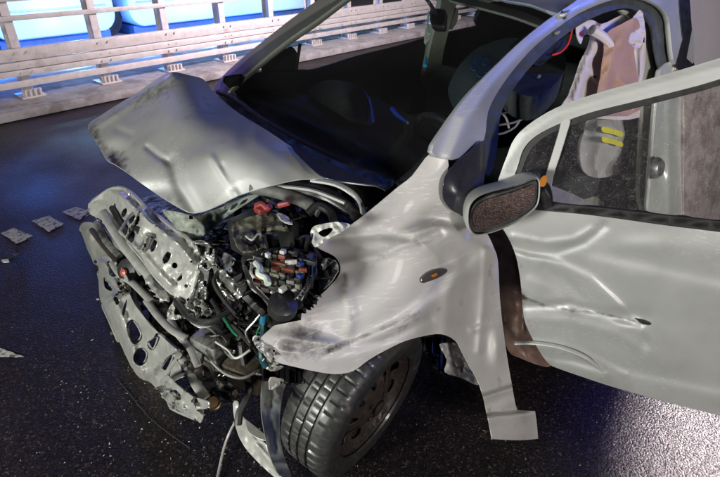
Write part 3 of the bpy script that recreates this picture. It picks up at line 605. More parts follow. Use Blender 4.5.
tube('red_strap', [mside(572, 30, -.05), mside(568, 44, -.05), mside(561, 52, -.05), mside(553, 55, -.05)], .004, mat('bright_red_cord', (.8, .05, .04), .4), car, 6)
sheet('sun_visor', [(534, 62), (545, 50), (556, 42), (566, 40), (566, 46), (553, 56), (540, 66)], mside, -.08, DARK, car, stepx=4, thick=.02)
sheet('grip_tag', [(580, 33), (583, 31), (584, 35), (581, 36)], mside, -.02, RED, car, stepx=4, thick=.003)
tube('seat_belt', [mside(540, 75, -.12), mside(532, 90, -.14), mside(522, 112, -.16)], .006, mat('belt_grey', (.2, .2, .22), .7), car, 6)
for q_ in ([(488, 118), (510, 112), (528, 114), (516, 122), (492, 126)], [(486, 130), (500, 134), (514, 128), (520, 120)], [(494, 110), (505, 116), (509, 128)]):
    tube('wiring_loom', [mside(u, v, -.10) for u, v in q_], .004, mat('grey_wire', (.25, .25, .3), .4), car, 6)

# rear door on the near side (its glass and skin)
rd = sheet('rear_door', [(676, 66), (684, 100), (684, 230), (690, 300), (900, 360), (900, 60), (760, 70), (720, 68)], mside, -.004, mat('rain_speckled_paint', (.60, .52, .51), .3, .2, .5, .2, 20, [(130, .5, .003)], col2=(.33, .25, .24), c2scale=9, c2lo=.46, c2hi=.62), car, dents=[bump(720, 140, 60, 40, .01)], stepx=10, thick=.02)
sheet('window_glass', [(689, -14), (691, 30), (696, 66), (740, 62), (820, 62), (820, -40), (700, -40)], mside, -.012, GRR, rd, stepx=12, thick=.004)
sheet('window_seal', [(679, -10), (688, -14), (692, 30), (697, 68), (820, 68), (820, 74), (686, 74), (683, 40)], mside, .004, RUB, rd, stepx=8, thick=.01)

# front door on the near side, swung wide open
door = sheet('front_door', [(496, 210), (503, 207), (520, 207), (545, 209), (580, 211), (620, 216), (670, 223), (760, 234), (860, 246), (860, 470), (760, 432), (720, 416), (685, 407), (645, 396), (610, 386), (580, 376), (560, 369), (549, 364), (540, 352), (530, 334), (524, 318), (522, 295), (519, 270), (514, 250), (505, 232), (498, 222)],
    mdoor, 0, PAINT, car, dents=[
    lambda u, v: -.018*math.exp(-((u-575)/44)**2-((v-285)/32)**2),
    crease([(506, 243), (530, 252), (556, 252), (585, 242), (604, 226)], 4.55, -0.00744), crease([(514, 237), (545, 243), (574, 240), (592, 230)], 3.9, 0.00558),
    step([(528, 254), (562, 262), (592, 276), (614, 296), (636, 318)], 3, .008), crease([(525, 306), (570, 304), (606, 314), (640, 325)], 3.9, -0.00868), crease([(530, 318), (575, 322), (616, 334), (648, 352)], 5.2, 0.00434),
    crease([(545, 268), (570, 284), (590, 306)], 5.2, -0.00372), crease([(530, 280), (552, 290), (572, 312)], 5.2, 0.00372), bump(628, 316, 16, 7, -.022), bump(645, 344, 5, 10, -.010), crease([(520, 345), (555, 347), (590, 357), (625, 374)], 3.9, 0.00496), crease([(540, 356), (575, 361), (604, 371)], 3.25, -0.00372),
    step([(600, 258), (650, 268), (700, 280), (800, 300)], 6, .006), bump(640, 246, 30, 10, .008), bump(700, 250, 50, 16, .010), step([(590, 366), (640, 376), (720, 392), (820, 415)], 5, .007), bump(535, 290, 12, 14, .008), crump(60, .0015, 12)],
    dirt_shade=[lambda u, v: .5*math.exp(-(segd(u, v, [(520, 296), (545, 306), (570, 310), (606, 314), (648, 324)])[0]/3.5)**2), lambda u, v: .35*math.exp(-(segd(u, v, [(508, 236), (520, 262), (523, 300), (535, 340)])[0]/5)**2), lambda u, v: .3*math.exp(-(segd(u, v, [(540, 350), (600, 362)])[0]/5)**2)],
    stepx=2.2, thick=.003)
tube('sill_moulding', [mdoor(515, 343, .01), mdoor(535, 343, .012), mdoor(560, 347, .012), mdoor(585, 357, .012), mdoor(604, 371, -.006)], .008, PAINT, door, 8, flat=.6)
sheet('paint_gash', [(614, 314), (622, 316), (634, 318), (648, 322), (650, 325), (636, 323), (622, 319)], mdoor, .0035, BLACKP, door, stepx=3, thick=.002, dents=[lambda u, v: -.018*math.exp(-((u-575)/44)**2-((v-285)/32)**2), bump(628, 316, 16, 7, -.022), crease([(525, 306), (570, 304), (606, 314), (640, 325)], 3, -.014)])
sheet('window_frame', [(497, 189), (501, 172), (507, 156), (512, 143), (520, 132), (535, 120), (556, 108), (582, 98), (615, 88), (660, 76), (720, 58), (790, 36), (790, 52), (720, 79), (665, 94), (620, 105), (592, 112), (566, 121), (546, 130), (532, 139), (523, 150), (518, 165), (513, 180), (510, 190)],
      mdoor, .004, PAINT, door, stepx=4, thick=.02, dents=[crease([(505, 165), (525, 135), (560, 113), (620, 95), (720, 68)], 6, .005)])
sheet('window_seal', [(523, 150), (532, 139), (546, 130), (566, 121), (592, 112), (620, 105), (665, 94), (720, 79), (790, 52), (790, 58), (720, 85), (665, 100), (622, 111), (595, 118), (570, 126), (550, 134), (537, 143), (529, 153), (522, 170), (518, 186), (513, 188), (518, 165)], mdoor, -.002, RUB, door, stepx=4, thick=.012)
sheet('belt_seal', [(536, 203), (548, 203), (580, 206), (620, 210), (670, 216), (760, 226), (860, 238), (860, 249), (760, 237), (670, 226), (620, 219), (580, 214), (545, 211), (534, 209)], mdoor, .006, RUB, door, stepx=5, thick=.02, dents=[crease([(540, 207), (620, 214), (760, 231)], 1.6, -.006)])
sheet('quarter_glass', [(523, 158), (529, 148), (540, 139), (552, 132), (562, 127), (558, 142), (552, 162), (546, 185), (541, 190), (518, 186)], mdoor, -.008, GDR, door, stepx=10, thick=0)
sheet('window_glass', [(570, 124), (595, 116), (622, 109), (665, 98), (720, 83), (790, 56), (860, 40), (860, 244), (760, 232), (670, 222), (620, 215), (580, 211), (543, 209), (549, 192)], mdoor, -.010, GDR, door, stepx=12, thick=0)
sheet('window_divider', [(562, 121), (570, 120), (567, 132), (560, 155), (553, 176), (549, 196), (541, 196), (546, 175), (553, 152), (559, 132)], mdoor, .006, PAINT, door, stepx=5, thick=.012)
sheet('mirror_base', [(541, 186), (548, 184), (552, 196), (551, 207), (541, 209), (534, 209), (536, 200)], mdoor, .02, BLACKP, door, stepx=4, thick=.03)
# exterior mirror
MC = P(503, 208, z=.965); MN = (CAM-MC).normalized(); MN = (MN+Vector((-.1, .35, -.25))).normalized()
def mmir(u, v, w=0): return PP(u, v, MC+MN*w, MN)
mo = [(467, 228), (466, 214), (469, 203), (478, 195), (492, 190), (508, 186), (522, 181), (534, 176), (540, 178), (541, 188), (539, 203), (532, 212), (518, 222), (503, 229), (488, 234), (474, 236)]
bm = bmesh.new(); ol = smooth_poly(mo, 3); rings = []
for sc, w in ((.93, .002), (.955, .006), (.975, 0), (.99, -.02), (.97, -.06), (.84, -.095), (.55, -.118), (.12, -.125)):
    rings.append([bm.verts.new(rel(mmir(504+(u-504)*sc, 207+(v-207)*sc)+MN*w, car)) for u, v in ol])
for A, B2 in zip(rings, rings[1:]):
    for k in range(len(ol)): bm.faces.new((A[k], A[(k+1) % len(ol)], B2[(k+1) % len(ol)], B2[k]))
bm.faces.new(rings[-1])
mh = finish(bm, 'door_mirror', PAINT, car)
sheet('mirror_bezel', [(470, 226), (470, 214), (474, 205), (482, 199), (495, 194), (510, 190), (524, 185), (535, 181), (538, 188), (536, 202), (529, 210), (516, 219), (502, 226), (487, 231), (475, 232)], mmir, -.004, BLACKP, mh, stepx=5, thick=.01)
sheet('mirror_glass', [(474, 225), (473, 214), (477, 207), (484, 201), (496, 197), (510, 193), (524, 188), (533, 185), (535, 190), (533, 201), (527, 208), (515, 216), (501, 223), (487, 228), (477, 229)], mmir, .001, MIRG, mh, stepx=5, thick=.003, dents=[bump(504, 208, 30, 20, .004)])
sheet('amber_marker', [(540, 185), (541, 180), (545, 176), (547, 178), (546, 184), (543, 187)], mmir, .006, AMBER, mh, stepx=4, thick=.008)
tube('mirror_arm', [mmir(541, 190, -.01), mmir(545, 197, -.02), mmir(547, 205, -.03)], .014, BLACKP, mh, 8)
# jacket put behind the door window, standing in for a reflection
jk = thing('bundle', 'grey jacket with two yellow reflective bands standing in for a reflection in the open door window', 'bundle', P(608, 175, y=.6))
sheet('bundle_body', [(588, 118), (596, 110), (612, 107), (626, 110), (634, 120), (634, 136), (628, 150), (620, 160), (622, 172), (600, 178), (584, 172), (580, 150), (584, 132)], my, [(588, 118, .58), (612, 107, .57), (634, 136, .58), (608, 135, .66), (600, 178, .62), (580, 150, .58)], mat('grey_bundle_cloth', (.42, .42, .42), .8, 0, 0, .15, 15, [(300, .2, .002)]), jk, dents=[crump(30, .02, 3), crease([(596, 128), (610, 126), (622, 134)], 6, .02)], stepx=3, thick=.02)
YB = mat('yellow_reflective_band', (.75, .7, .05), .4, 0, 0)
for dv in (0, 10): sheet('reflective_band', [(603, 127+dv), (612, 129+dv), (622, 132+dv), (622, 137+dv), (612, 134+dv), (603, 132+dv)], my, .69, YB, jk, stepx=3, thick=.004)
sheet('reflective_band', [(604, 109), (612, 107), (612, 112), (605, 113)], my, .60, YB, jk, stepx=3, thick=.004)
sheet('belt_buckle', [(575, 172), (580, 169), (583, 174), (582, 180), (577, 182), (574, 178)], my, .42, AMBER, s2, stepx=3, thick=.01)
sheet('seat_lever', [(582, 200), (592, 197), (602, 200), (603, 205), (590, 206), (583, 205)], my, .6, LINER, s2, stepx=3, thick=.01)
sheet('inner_sill', [(528, 182), (545, 184), (570, 193), (595, 206), (592, 212), (560, 214), (535, 214)], my, .70, mat('lilac_grey_sill', (.34, .34, .38), .4, .3, .3), car, stepx=4, thick=.02)

# near front wheel
WC = Vector((-.02, .80, .292)); WAX = Vector((-.26, 1, -.15)).normalized(); RR = .30
wheel = thing('x', 'x', 'x'); bpy.data.objects.remove(wheel)
wheel = bpy.data.objects.new('front_wheel', None); COL.objects.link(wheel); wheel.parent = car; wheel.location = WC-car.location; WCW = WC
class _O: location = WC
def local_parent(fn): return fn
bm = bmesh.new(); NS = 288; wa = WAX.orthogonal().normalized(); wb = WAX.cross(wa)
prof = [(.200, .0), (.205, .008), (.225, .014), (.255, .013), (.272, .007), (.286, -.004, 1), (.294, -.016, 1), (.298, -.03, 1), (.299, -.052, 1), (.291, -.054), (.291, -.062), (.300, -.064, 2), (.301, -.088, 2), (.292, -.090), (.292, -.098), (.301, -.100, 2), (.300, -.124, 2), (.291, -.126), (.291, -.134), (.299, -.136, 1), (.297, -.165, 1), (.288, -.18, 1), (.26, -.193), (.21, -.185)]
rings = []
for pr in prof:
    r, h = pr[:2]; kd = pr[2] if len(pr) > 2 else 0; ring = []
    for k in range(NS):
        rr = r
        if kd == 1 and k % 6 == 0: rr -= .004
        if kd == 2 and (k+int(-h*900)) % 9 == 0: rr -= .004
        a_ = k*math.tau/NS; ring.append(bm.verts.new(WAX*h+wa*math.cos(a_)*rr+wb*math.sin(a_)*rr))
    rings.append(ring)
for A, B2 in zip(rings, rings[1:]):
    for k in range(NS): bm.faces.new((A[k], A[(k+1) % NS], B2[(k+1) % NS], B2[k]))
ty = finish(bm, 'tyre', TYRE, wheel, ang=28)
def mrim(u, v, w):  # u, v in millimetres on the wheel face
    r = math.hypot(u, v); return WC+wa*(u/1000)+wb*(v/1000)+WAX*(w-.012-.035*(1-min(1, abs(r-120)/90)**2)*0+.02*math.exp(-(r/60)**2)-.03*math.exp(-((r-150)/40)**2)+.012*math.exp(-((r-198)/8)**2))
class Off: pass
wp = Off(); wp.location = WC
def sheet_w(name, outline, depth, m, **k):
    o = sheet(name, outline, mrim, depth, m, None, **k); o.parent = wheel; o.data.transform(Matrix.Translation(-WC)); return o
circ = lambda r, n, a0=0, cx=0, cy=0: [(cx+r*math.cos(a0+i*math.tau/n), cy+r*math.sin(a0+i*math.tau/n)) for i in range(n)]
hl = []
for k in range(9):
    c = k*math.tau/9; hl.append([(r*math.cos(c+d), r*math.sin(c+d)) for r, d in ((92, -.10), (92, .10), (130, .16), (170, .19), (178, 0), (170, -.19), (130, -.16))])
sheet_w('rim', circ(202, 36), 0, RUST, holes=hl, stepx=14, thick=.005, smooth=1, dents=[])
sheet_w('brake_disc', circ(150, 30), -.07, BARE, stepx=30, thick=.01, smooth=1)
sheet_w('hub_cap', circ(30, 16), .012, RUST, stepx=10, thick=.01, smooth=1)
for k in range(4): sheet_w('wheel_nut', circ(8, 6, 0, 50*math.cos(k*1.571), 50*math.sin(k*1.571)), .010, RUST, stepx=10, thick=.012, smooth=1)
o = lathe('rim_barrel', [(.2, -.004), (.185, -.04), (.18, -.10), (.195, -.18)], RUST, None, (0, 0, 0), WAX, 40); o.parent = wheel
wheel.scale = (.965,)*3; wheel.location.z -= .012
# wheel arch liner
arch = []
liner = sheet('wheel_arch_liner', [(262, 366), (275, 366), (300, 372), (330, 377), (352, 374), (372, 362), (395, 348), (425, 338), (445, 338), (448, 350), (440, 372), (430, 352), (405, 352), (380, 368), (356, 381), (330, 384), (300, 383), (275, 380), (262, 376)], my, [(262, 370, .66), (300, 378, .72), (352, 378, .76), (400, 348, .72), (445, 345, .74)], BLACKP, car, dents=[lambda u, v: .006*math.sin(u*1.1)], stepx=2.5, thick=.02)
bm = bmesh.new(); box(bm, (-.12, .50, .42), (.5, .05, .46), None, .01, car); finish(bm, 'inner_arch', DARK, car)

# ------------------------------------------------------------------ crushed front
sheet('radiator_support', [(88, 206), (94, 198), (106, 191), (118, 187), (128, 190), (136, 197), (146, 206), (158, 214), (172, 226), (188, 238), (197, 247), (198, 262), (197, 276), (193, 290), (186, 302), (178, 298), (168, 290), (158, 279), (148, 268), (142, 258), (132, 246), (122, 236), (112, 228), (104, 222), (98, 218), (90, 214)],
      mz, [(88, 206, .60), (118, 187, .72), (158, 214, .73), (197, 247, .74), (196, 276, .64), (186, 302, .54), (158, 279, .58), (122, 236, .60), (104, 222, .58), (140, 225, .70), (175, 250, .71)], STEEL, car,
      holes=[[(113, 204), (115, 203), (116, 208), (114, 212), (112, 210)], [(122, 210), (126, 208), (127, 212), (124, 217), (121, 216)], [(127, 220), (134, 214), (136, 218), (131, 225), (127, 224)], [(134, 230), (138, 225), (141, 228), (138, 234)], [(150, 246), (154, 239), (158, 242), (155, 251), (151, 252)], [(162, 259), (167, 251), (172, 254), (169, 262), (164, 264)],
             circ(3, 8, 0, 174.5, 265.5), [(176, 279), (182, 273), (183, 279), (178, 282)], circ(2, 7, 0, 186, 286), circ(1.6, 6, 0, 148, 238)],
      dents=[crease([(120, 195), (150, 222), (180, 246), (192, 262)], 4, .022), crease([(112, 225), (140, 252), (170, 285)], 4, .018), crump(16, .008, 2), crump(7, .002, 6), step([(128, 250), (138, 228), (141, 210)], 2, .018), crease([(125, 240), (132, 226), (138, 212)], 1.8, .04), crease([(142, 250), (148, 236)], 1.8, .03)], stepx=2.2, thick=.004, ang=35)
sheet('crash_beam', [(80, 226), (88, 222), (96, 226), (103, 240), (112, 252), (122, 262), (130, 272), (128, 286), (131, 297), (140, 312), (154, 328), (168, 342), (181, 353), (180, 358), (172, 366), (163, 378), (168, 386), (178, 396), (192, 409), (204, 415), (196, 419), (184, 416), (168, 406), (154, 393), (142, 382), (132, 370), (124, 352), (116, 334), (110, 320), (104, 308), (98, 296), (90, 282), (84, 266), (80, 246)],
      mx, [(80, 226, .44), (96, 226, .40), (90, 282, .50), (128, 280, .44), (116, 334, .54), (154, 328, .46), (181, 353, .44), (132, 370, .54), (168, 386, .47), (196, 417, .46), (110, 300, .52)], STEEL, car,
      holes=[[(126, 327), (130, 320), (135, 321), (141, 330), (142, 338), (136, 344), (130, 341)], [(133, 356), (137, 349), (144, 348), (148, 354), (146, 362), (140, 366), (134, 363)], [(147, 342), (153, 338), (156, 333), (160, 335), (158, 343), (153, 350), (148, 348)], [(161, 370), (165, 360), (172, 354), (178, 353), (172, 362), (166, 372)], [(172, 368), (178, 362), (181, 372), (177, 380), (170, 379)],
             [(103, 276), (106, 280), (112, 289), (110, 291), (104, 287)], [(113, 298), (117, 297), (120, 302), (116, 305)], [(122, 312), (125, 301), (127, 300), (126, 308), (124, 316)], circ(2, 7, 0, 95, 262)],
      dents=[crease([(86, 232), (96, 262), (112, 296), (124, 326), (140, 370)], 6, .012), crease([(112, 258), (126, 290), (150, 326), (176, 350)], 6, .010), crump(22, .006, 4), crease([(96, 268), (112, 270), (126, 264)], 3, -.025), crease([(108, 300), (122, 292)], 2.5, .025), crease([(144, 378), (160, 362), (178, 346)], 5, .006)], stepx=2.2, thick=.004, ang=35)
sheet('beam_end', [(160, 380), (168, 376), (176, 384), (186, 392), (196, 398), (208, 402), (206, 408), (196, 410), (203, 416), (200, 423), (195, 418), (184, 414), (172, 405), (163, 394)], mx, .50, STEEL, car, dents=[crump(14, .014, 3)], holes=[[(170, 392), (176, 390), (182, 398), (176, 400)]], stepx=2.5, thick=.004)
sheet('dark_backing', [(104, 200), (118, 194), (134, 204), (156, 222), (186, 246), (190, 272), (182, 292), (160, 276), (140, 254), (118, 232)], mz, [(104, 200, .52), (118, 194, .60), (156, 222, .63), (186, 246, .64), (182, 292, .46), (140, 254, .48)], BLACKP, car, stepx=6, thick=.01)  # dark sheet added behind the support to darken its holes
tube('upper_crash_tube', [P(104, 212, z=.62), P(112, 226, z=.62), P(124, 244, z=.60), P(138, 262, z=.58), (P(152, 276, z=.57))], .022, STEEL, car, 10, flat=.6)
tube('grille_bar', [P(112, 208, z=.66), P(122, 226, z=.65), (P(136, 244, z=.64)), P(152, 262, z=.62), P(160, 272, z=.6)], .012, BLACKP, car, 8)
tube('grille_bar', [P(92, 230, z=.52), P(104, 246, z=.52), P(118, 262, z=.5)], .012, RUST, car, 8)
tube('upper_crash_tube', [P(97, 222, z=.56), P(106, 240, z=.55), P(120, 256, z=.53)], .016, BARE, car, 10, flat=.6)
sheet('bracket', [(144, 272), (150, 276), (158, 284), (166, 290), (167, 299), (163, 300), (154, 292), (147, 283)], mz, .55, STEEL, car, dents=[crump(8, .01)], stepx=3, thick=.02)
sheet('torn_flange', [(167, 316), (170, 306), (176, 300), (184, 304), (193, 300), (197, 308), (200, 315), (194, 318), (184, 318), (172, 320)], mz, [(167, 316, .48), (184, 304, .53), (200, 315, .52)], STEEL, car, holes=[[(174, 309), (181, 306), (188, 308), (188, 314), (176, 315)]], dents=[crump(6, .02)], stepx=2.2, thick=.004)
lathe('horn', [(.001, .03), (.02, .032), (.045, .025), (.05, .01), (.045, -.01), (.02, -.02)], BLACKP, car, P(131, 270, z=.50), (1, .5, .6), 24)
lathe('horn_badge', [(.001, .04), (.014, .036), (.016, .03)], mat('red_rubber', (.3, .07, .04), .4), car, P(130, 272, z=.50), (1, .5, .6), 14)
sheet('radiator_tank', [(190, 244), (200, 240), (207, 243), (214, 252), (214, 262), (209, 272), (206, 290), (207, 306), (198, 312), (194, 300), (198, 280), (199, 262)], mz, [(190, 244, .73), (214, 262, .70), (198, 312, .52)], BARE, car, dents=[crump(9, .02, 5)], stepx=3, thick=.01)
sheet('aluminium_housing', [(214, 256), (222, 252), (232, 256), (240, 266), (245, 278), (246, 290), (240, 298), (231, 300), (222, 292), (216, 280), (213, 268)], mz, [(214, 256, .70), (232, 256, .72), (246, 290, .66), (222, 292, .62), (228, 272, .72)], BARE, car, dents=[crump(9, .012, 7), crease([(217, 262), (222, 278), (232, 272), (236, 258)], 2, .015)], stepx=3, thick=.02)

def rim_on(pts, mode, depth, r=.005, m=STEEL, closed=True, name='pressed_rim', par=None):
    D = RBF(depth) if not isinstance(depth, (int, float)) else (lambda u, v: depth)
    q = [mode(u, v, D(u, v))+(CAM-mode(u, v, D(u, v))).normalized()*.004 for u, v in pts]
    if closed: q.append(q[0])
    return tube(name, q, r, m, par or car, 6, 4)
SD = [(88, 206, .60), (118, 187, .72), (158, 214, .73), (197, 247, .74), (196, 276, .64), (186, 302, .54), (158, 279, .58), (122, 236, .60), (104, 222, .58), (140, 225, .70), (175, 250, .71)]
rim_on([(90, 205), (106, 192), (118, 188), (130, 192), (146, 207), (172, 227), (196, 248), (197, 272), (190, 298)], mz, SD, .009, closed=False, name='folded_edge')
rim_on([(104, 222), (122, 236), (142, 258), (158, 279), (178, 298), (186, 302)], mz, SD, .008, closed=False, name='folded_edge')
rim_on([(128, 196), (142, 212), (162, 230), (184, 250), (190, 268)], mz, SD, .006, closed=False, name='pressed_rib')
for q in ([(150, 246), (154, 239), (158, 242), (155, 251), (151, 252)], [(162, 259), (167, 251), (172, 254), (169, 262), (164, 264)], [(134, 230), (138, 225), (141, 228), (138, 234)], [(176, 279), (182, 273), (183, 279), (178, 282)], [(127, 220), (134, 214), (136, 218), (131, 225)]): rim_on(q, mz, SD, .0035)
BD = [(80, 226, .44), (96, 226, .40), (90, 282, .50), (128, 280, .44), (116, 334, .54), (154, 328, .46), (181, 353, .44), (132, 370, .54), (168, 386, .47), (196, 417, .46), (110, 300, .52)]
rim_on([(81, 228), (84, 262), (98, 295), (110, 320), (124, 352), (142, 382), (168, 405), (196, 418)], mx, BD, .010, closed=False, name='folded_edge')
rim_on([(96, 226), (112, 252), (130, 280), (140, 312), (168, 342), (180, 353), (172, 366), (164, 380)], mx, BD, .008, closed=False, name='folded_edge')
for q in ([(128, 328), (131, 321), (135, 322), (140, 330), (141, 336), (136, 342), (131, 340)], [(134, 355), (138, 349), (144, 349), (147, 354), (145, 361), (140, 365), (135, 362)], [(161, 368), (166, 360), (173, 353), (172, 360), (166, 371)], [(148, 341), (153, 338), (158, 337), (153, 349)]): rim_on(q, mx, BD, .004)
for q, z, w in (([(100, 226), (112, 240), (128, 254), (142, 274)], .55, .012), ([(112, 262), (120, 274), (134, 284), (150, 300)], .48, .014), ([(146, 300), (158, 316), (172, 330), (186, 338)], .46, .013), ([(120, 232), (128, 218), (138, 207)], .70, .006), ([(138, 250), (146, 238), (150, 228)], .69, .006), ([(170, 318), (178, 334), (190, 348), (198, 366)], .44, .012), ([(186, 304), (190, 318), (202, 326), (210, 320)], .54, .009), ([(176, 352), (188, 366), (196, 384), (206, 398)], .36, .016), ([(166, 384), (180, 376), (194, 372)], .34, .008)):
    tube('bent_bracket', [P(u, v, z=z) for u, v in q], w, STEEL, car, 8, flat=.35)
sheet('bent_bracket', [(98, 262), (106, 256), (116, 262), (126, 276), (130, 292), (122, 300), (110, 290), (101, 278)], mx, .47, STEEL, car, holes=[[(108, 268), (113, 268), (116, 276), (110, 276)]], dents=[crump(9, .02, 4), crease([(104, 262), (122, 294)], 3, .02)], stepx=2.5, thick=.004)
sheet('bent_bracket', [(186, 300), (196, 296), (206, 304), (214, 316), (210, 326), (198, 322), (188, 314)], mz, .56, STEEL, car, dents=[crump(7, .02, 6)], holes=[[(194, 306), (200, 306), (202, 313), (196, 313)]], stepx=2.5, thick=.004)
sheet('condenser_panel', [(150, 300), (164, 302), (176, 316), (190, 330), (200, 350), (204, 376), (192, 372), (178, 352), (162, 332), (150, 316)], mz, .36, mat('condenser_fins', (.05, .045, .04), .5, .4, 0, .4, 120, [(250, .6, .004)]), car, dents=[crump(10, .02)], stepx=3, thick=.02)

# engine block and bay
bm = bmesh.new(); box(bm, (.02, -.12, .42), (.52, .95, .34), None, .03, car, .01); finish(bm, 'engine_block', mat('oily_casting', (.03, .028, .025), .45, .3, 0, .5, 40, [(50, .6, .01)], rvar=.2), car)
bm = bmesh.new(); box(bm, (.30, -.1, .36), (.10, .90, .34), rz(12), .01, car, .015); finish(bm, 'radiator', mat('radiator_fins', (.03, .03, .032), .5, .4, 0, .3, 150, [(200, .6, .004)]), car)
def pbox(name, u, v, z, s, m, yaw=0, par=car, bev=.004, tilt=0, jit=.0):
    rot = (Matrix.Rotation(R(yaw), 3, 'Z') @ Matrix.Rotation(R(tilt), 3, 'X')); return abox(name, P(u, v, z=z), s, m, par, rot, bev, jit)
bat = pbox('battery', 264, 236, .82, (.14, .18, .11), BOXM, 12, bev=.006)
sheet('battery_cover', [(232, 226), (246, 218), (262, 214), (276, 214), (284, 222), (290, 234), (286, 240), (268, 246), (250, 251), (240, 250), (234, 238)], mz, [(232, 226, .885), (262, 214, .90), (290, 234, .895), (250, 251, .88)], KHAKI, bat, dents=[crump(9, .006), crease([(240, 236), (264, 228), (284, 226)], 2, .01)], stepx=2.5, thick=.01)
tube('battery_cable', [P(246, 236, z=.91), P(252, 240, z=.915), P(258, 234, z=.92), P(264, 236, z=.91), P(268, 232, z=.90)], .003, mat('pale_wire', (.4, .42, .36), .5), bat, 6)
tube('terminal_clamp', [P(256, 206, z=.94), P(262, 204, z=.95), P(267, 208, z=.94), P(270, 206, z=.95)], .009, RED, bat, 8)
pbox('terminal_cover', 284, 204, .95, (.018, .04, .014), RED, 40, bat, .004, 20); pbox('terminal_cover', 262, 209, .93, (.04, .035, .02), RED, 10, bat, .006)
sheet('earth_strap', [(277, 213), (283, 214), (289, 218), (293, 224), (287, 223), (280, 219)], mz, .93, WHITE, bat, stepx=3, thick=.004, dents=[crump(4, .006)])
fb = sheet('fuse_box', [(242, 256), (262, 250), (284, 247), (306, 250), (316, 256), (314, 280), (304, 296), (296, 310), (282, 318), (272, 312), (262, 298), (250, 288), (244, 272)], mz, [(242, 256, .86), (284, 247, .90), (316, 256, .88), (304, 296, .82), (282, 318, .74), (250, 288, .80)], BOXM, car, dents=[crump(12, .002), lambda u, v: .012*math.exp(-((segd(u, v, [(244, 262), (262, 254), (284, 250), (308, 254), (310, 280), (300, 294), (282, 312), (256, 286), (244, 262)])[0])/2)**2)], stepx=3, thick=.06)
fz = lambda u, v: RBF([(242, 256, .86), (284, 247, .90), (316, 256, .88), (304, 296, .82), (282, 318, .74), (250, 288, .80)])(u, v)+.014
for (u, v, sx, sy, m, yw) in [(268, 255, .018, .018, WHITE, 10), (283, 252, .02, .02, WHITE, 30), (279, 264, .016, .06, ORANGE, 35), (288, 270, .016, .05, ORANGE, 38), (276, 268, .014, .035, ORANGE, 35), (291, 262, .01, .045, WHITE, 60), (301, 264, .018, .018, mat('dark_blue_fuse', (.02, .03, .15), .4), 0), (300, 276, .022, .022, BLUEP, 20),
                              (282, 257, .012, .03, ORANGE, 30), (271, 262, .01, .02, GREEN, 20), (282, 268, .006, .02, GREEN, 35), (284, 288, .045, .018, WHITE, 22), (296, 252, .014, .014, BLACKP, 0), (310, 262, .016, .05, BLACKP, 30), (272, 280, .03, .03, BLACKP, 10), (303, 270, .012, .03, ORANGE, 50), (290, 276, .03, .012, RUST, 20)]:
    pbox('fuse', u, v, fz(u, v), (sx*.72, sy*.72, .014), m, yw, fb, .002)
sheet('fuse_box_side', [(244, 274), (250, 290), (262, 300), (272, 313), (282, 319), (296, 311), (304, 297), (313, 282), (312, 300), (302, 322), (286, 336), (272, 330), (256, 312), (244, 292)], mz, [(244, 274, .80), (282, 319, .72), (313, 282, .80), (286, 336, .60), (256, 312, .64), (302, 322, .64)], BOXM, fb, dents=[crump(10, .012), crease([(262, 300), (268, 328)], 2, .012)], stepx=3, thick=.02)
frn = random.Random(5)
for i_ in range(6):
    for j_ in range(7):
        u, v = 252+j_*8.2+i_*-.5+frn.uniform(-1, 1), 258+i_*6.5-j_*.8+frn.uniform(-1, 1)
        if (u-280)**2/900+(v-272)**2/520 < 1: pbox('fuse', u, v, fz(u, v)-.004, (.010+frn.uniform(0, .01), .014+frn.uniform(0, .014), .014), frn.choice([BOXM, BOXM, BOXM, BLACKP, RUST, KHAKI, ORANGE, BOXM, BARE]), 30+frn.uniform(-8, 8), fb, .0015)
tube('connector', [P(256, 263, z=.88), P(260, 268, z=.885), P(259, 274, z=.88), P(266, 278, z=.875), P(268, 284, z=.87)], .009, mat('pale_green_plastic', (.5, .58, .5), .4), fb, 8)
tube('connector', [P(252, 266, z=.87), P(251, 272, z=.87), P(254, 278, z=.86)], .004, WHITE, fb, 6)
lathe('relay_cap', [(.001, .02), (.03, .018), (.04, .01), (.04, -.02)], BLACKP, fb, P(283, 305, z=.80), (0, .4, 1), 16)
# bulkhead beams and pipes at the back of the bay
tube('cowl_beam', [P(252, 188, z=.93), P(275, 192, z=.93), P(300, 200, z=.92), P(320, 212, z=.90)], .02, mat('grey_foam_pipe', (.10, .10, .095), .7, 0, 0, .3, 60), car, 10)
tube('cowl_beam', [P(290, 186, z=.94), P(325, 194, z=.94), P(352, 212, z=.90), P(366, 226, z=.86)], .026, BLACKP, car, 10, flat=.7)
tube('washer_pipe', [P(268, 186, z=.94), P(310, 190, z=.955), P(345, 203, z=.94)], .007, mat('grey_pipe', (.14, .14, .14), .4), car, 6)
sheet('firewall_panel', [(250, 186), (300, 180), (345, 190), (372, 212), (358, 236), (330, 226), (300, 214), (270, 200)], mz, .84, BLACKP, car, dents=[crump(12, .02, 3)], stepx=4, thick=.01)
tube('coolant_hose', [P(308, 214, z=.90), P(318, 206, z=.92), P(330, 212, z=.91), P(334, 222, z=.90)], .014, RUB, car, 8)
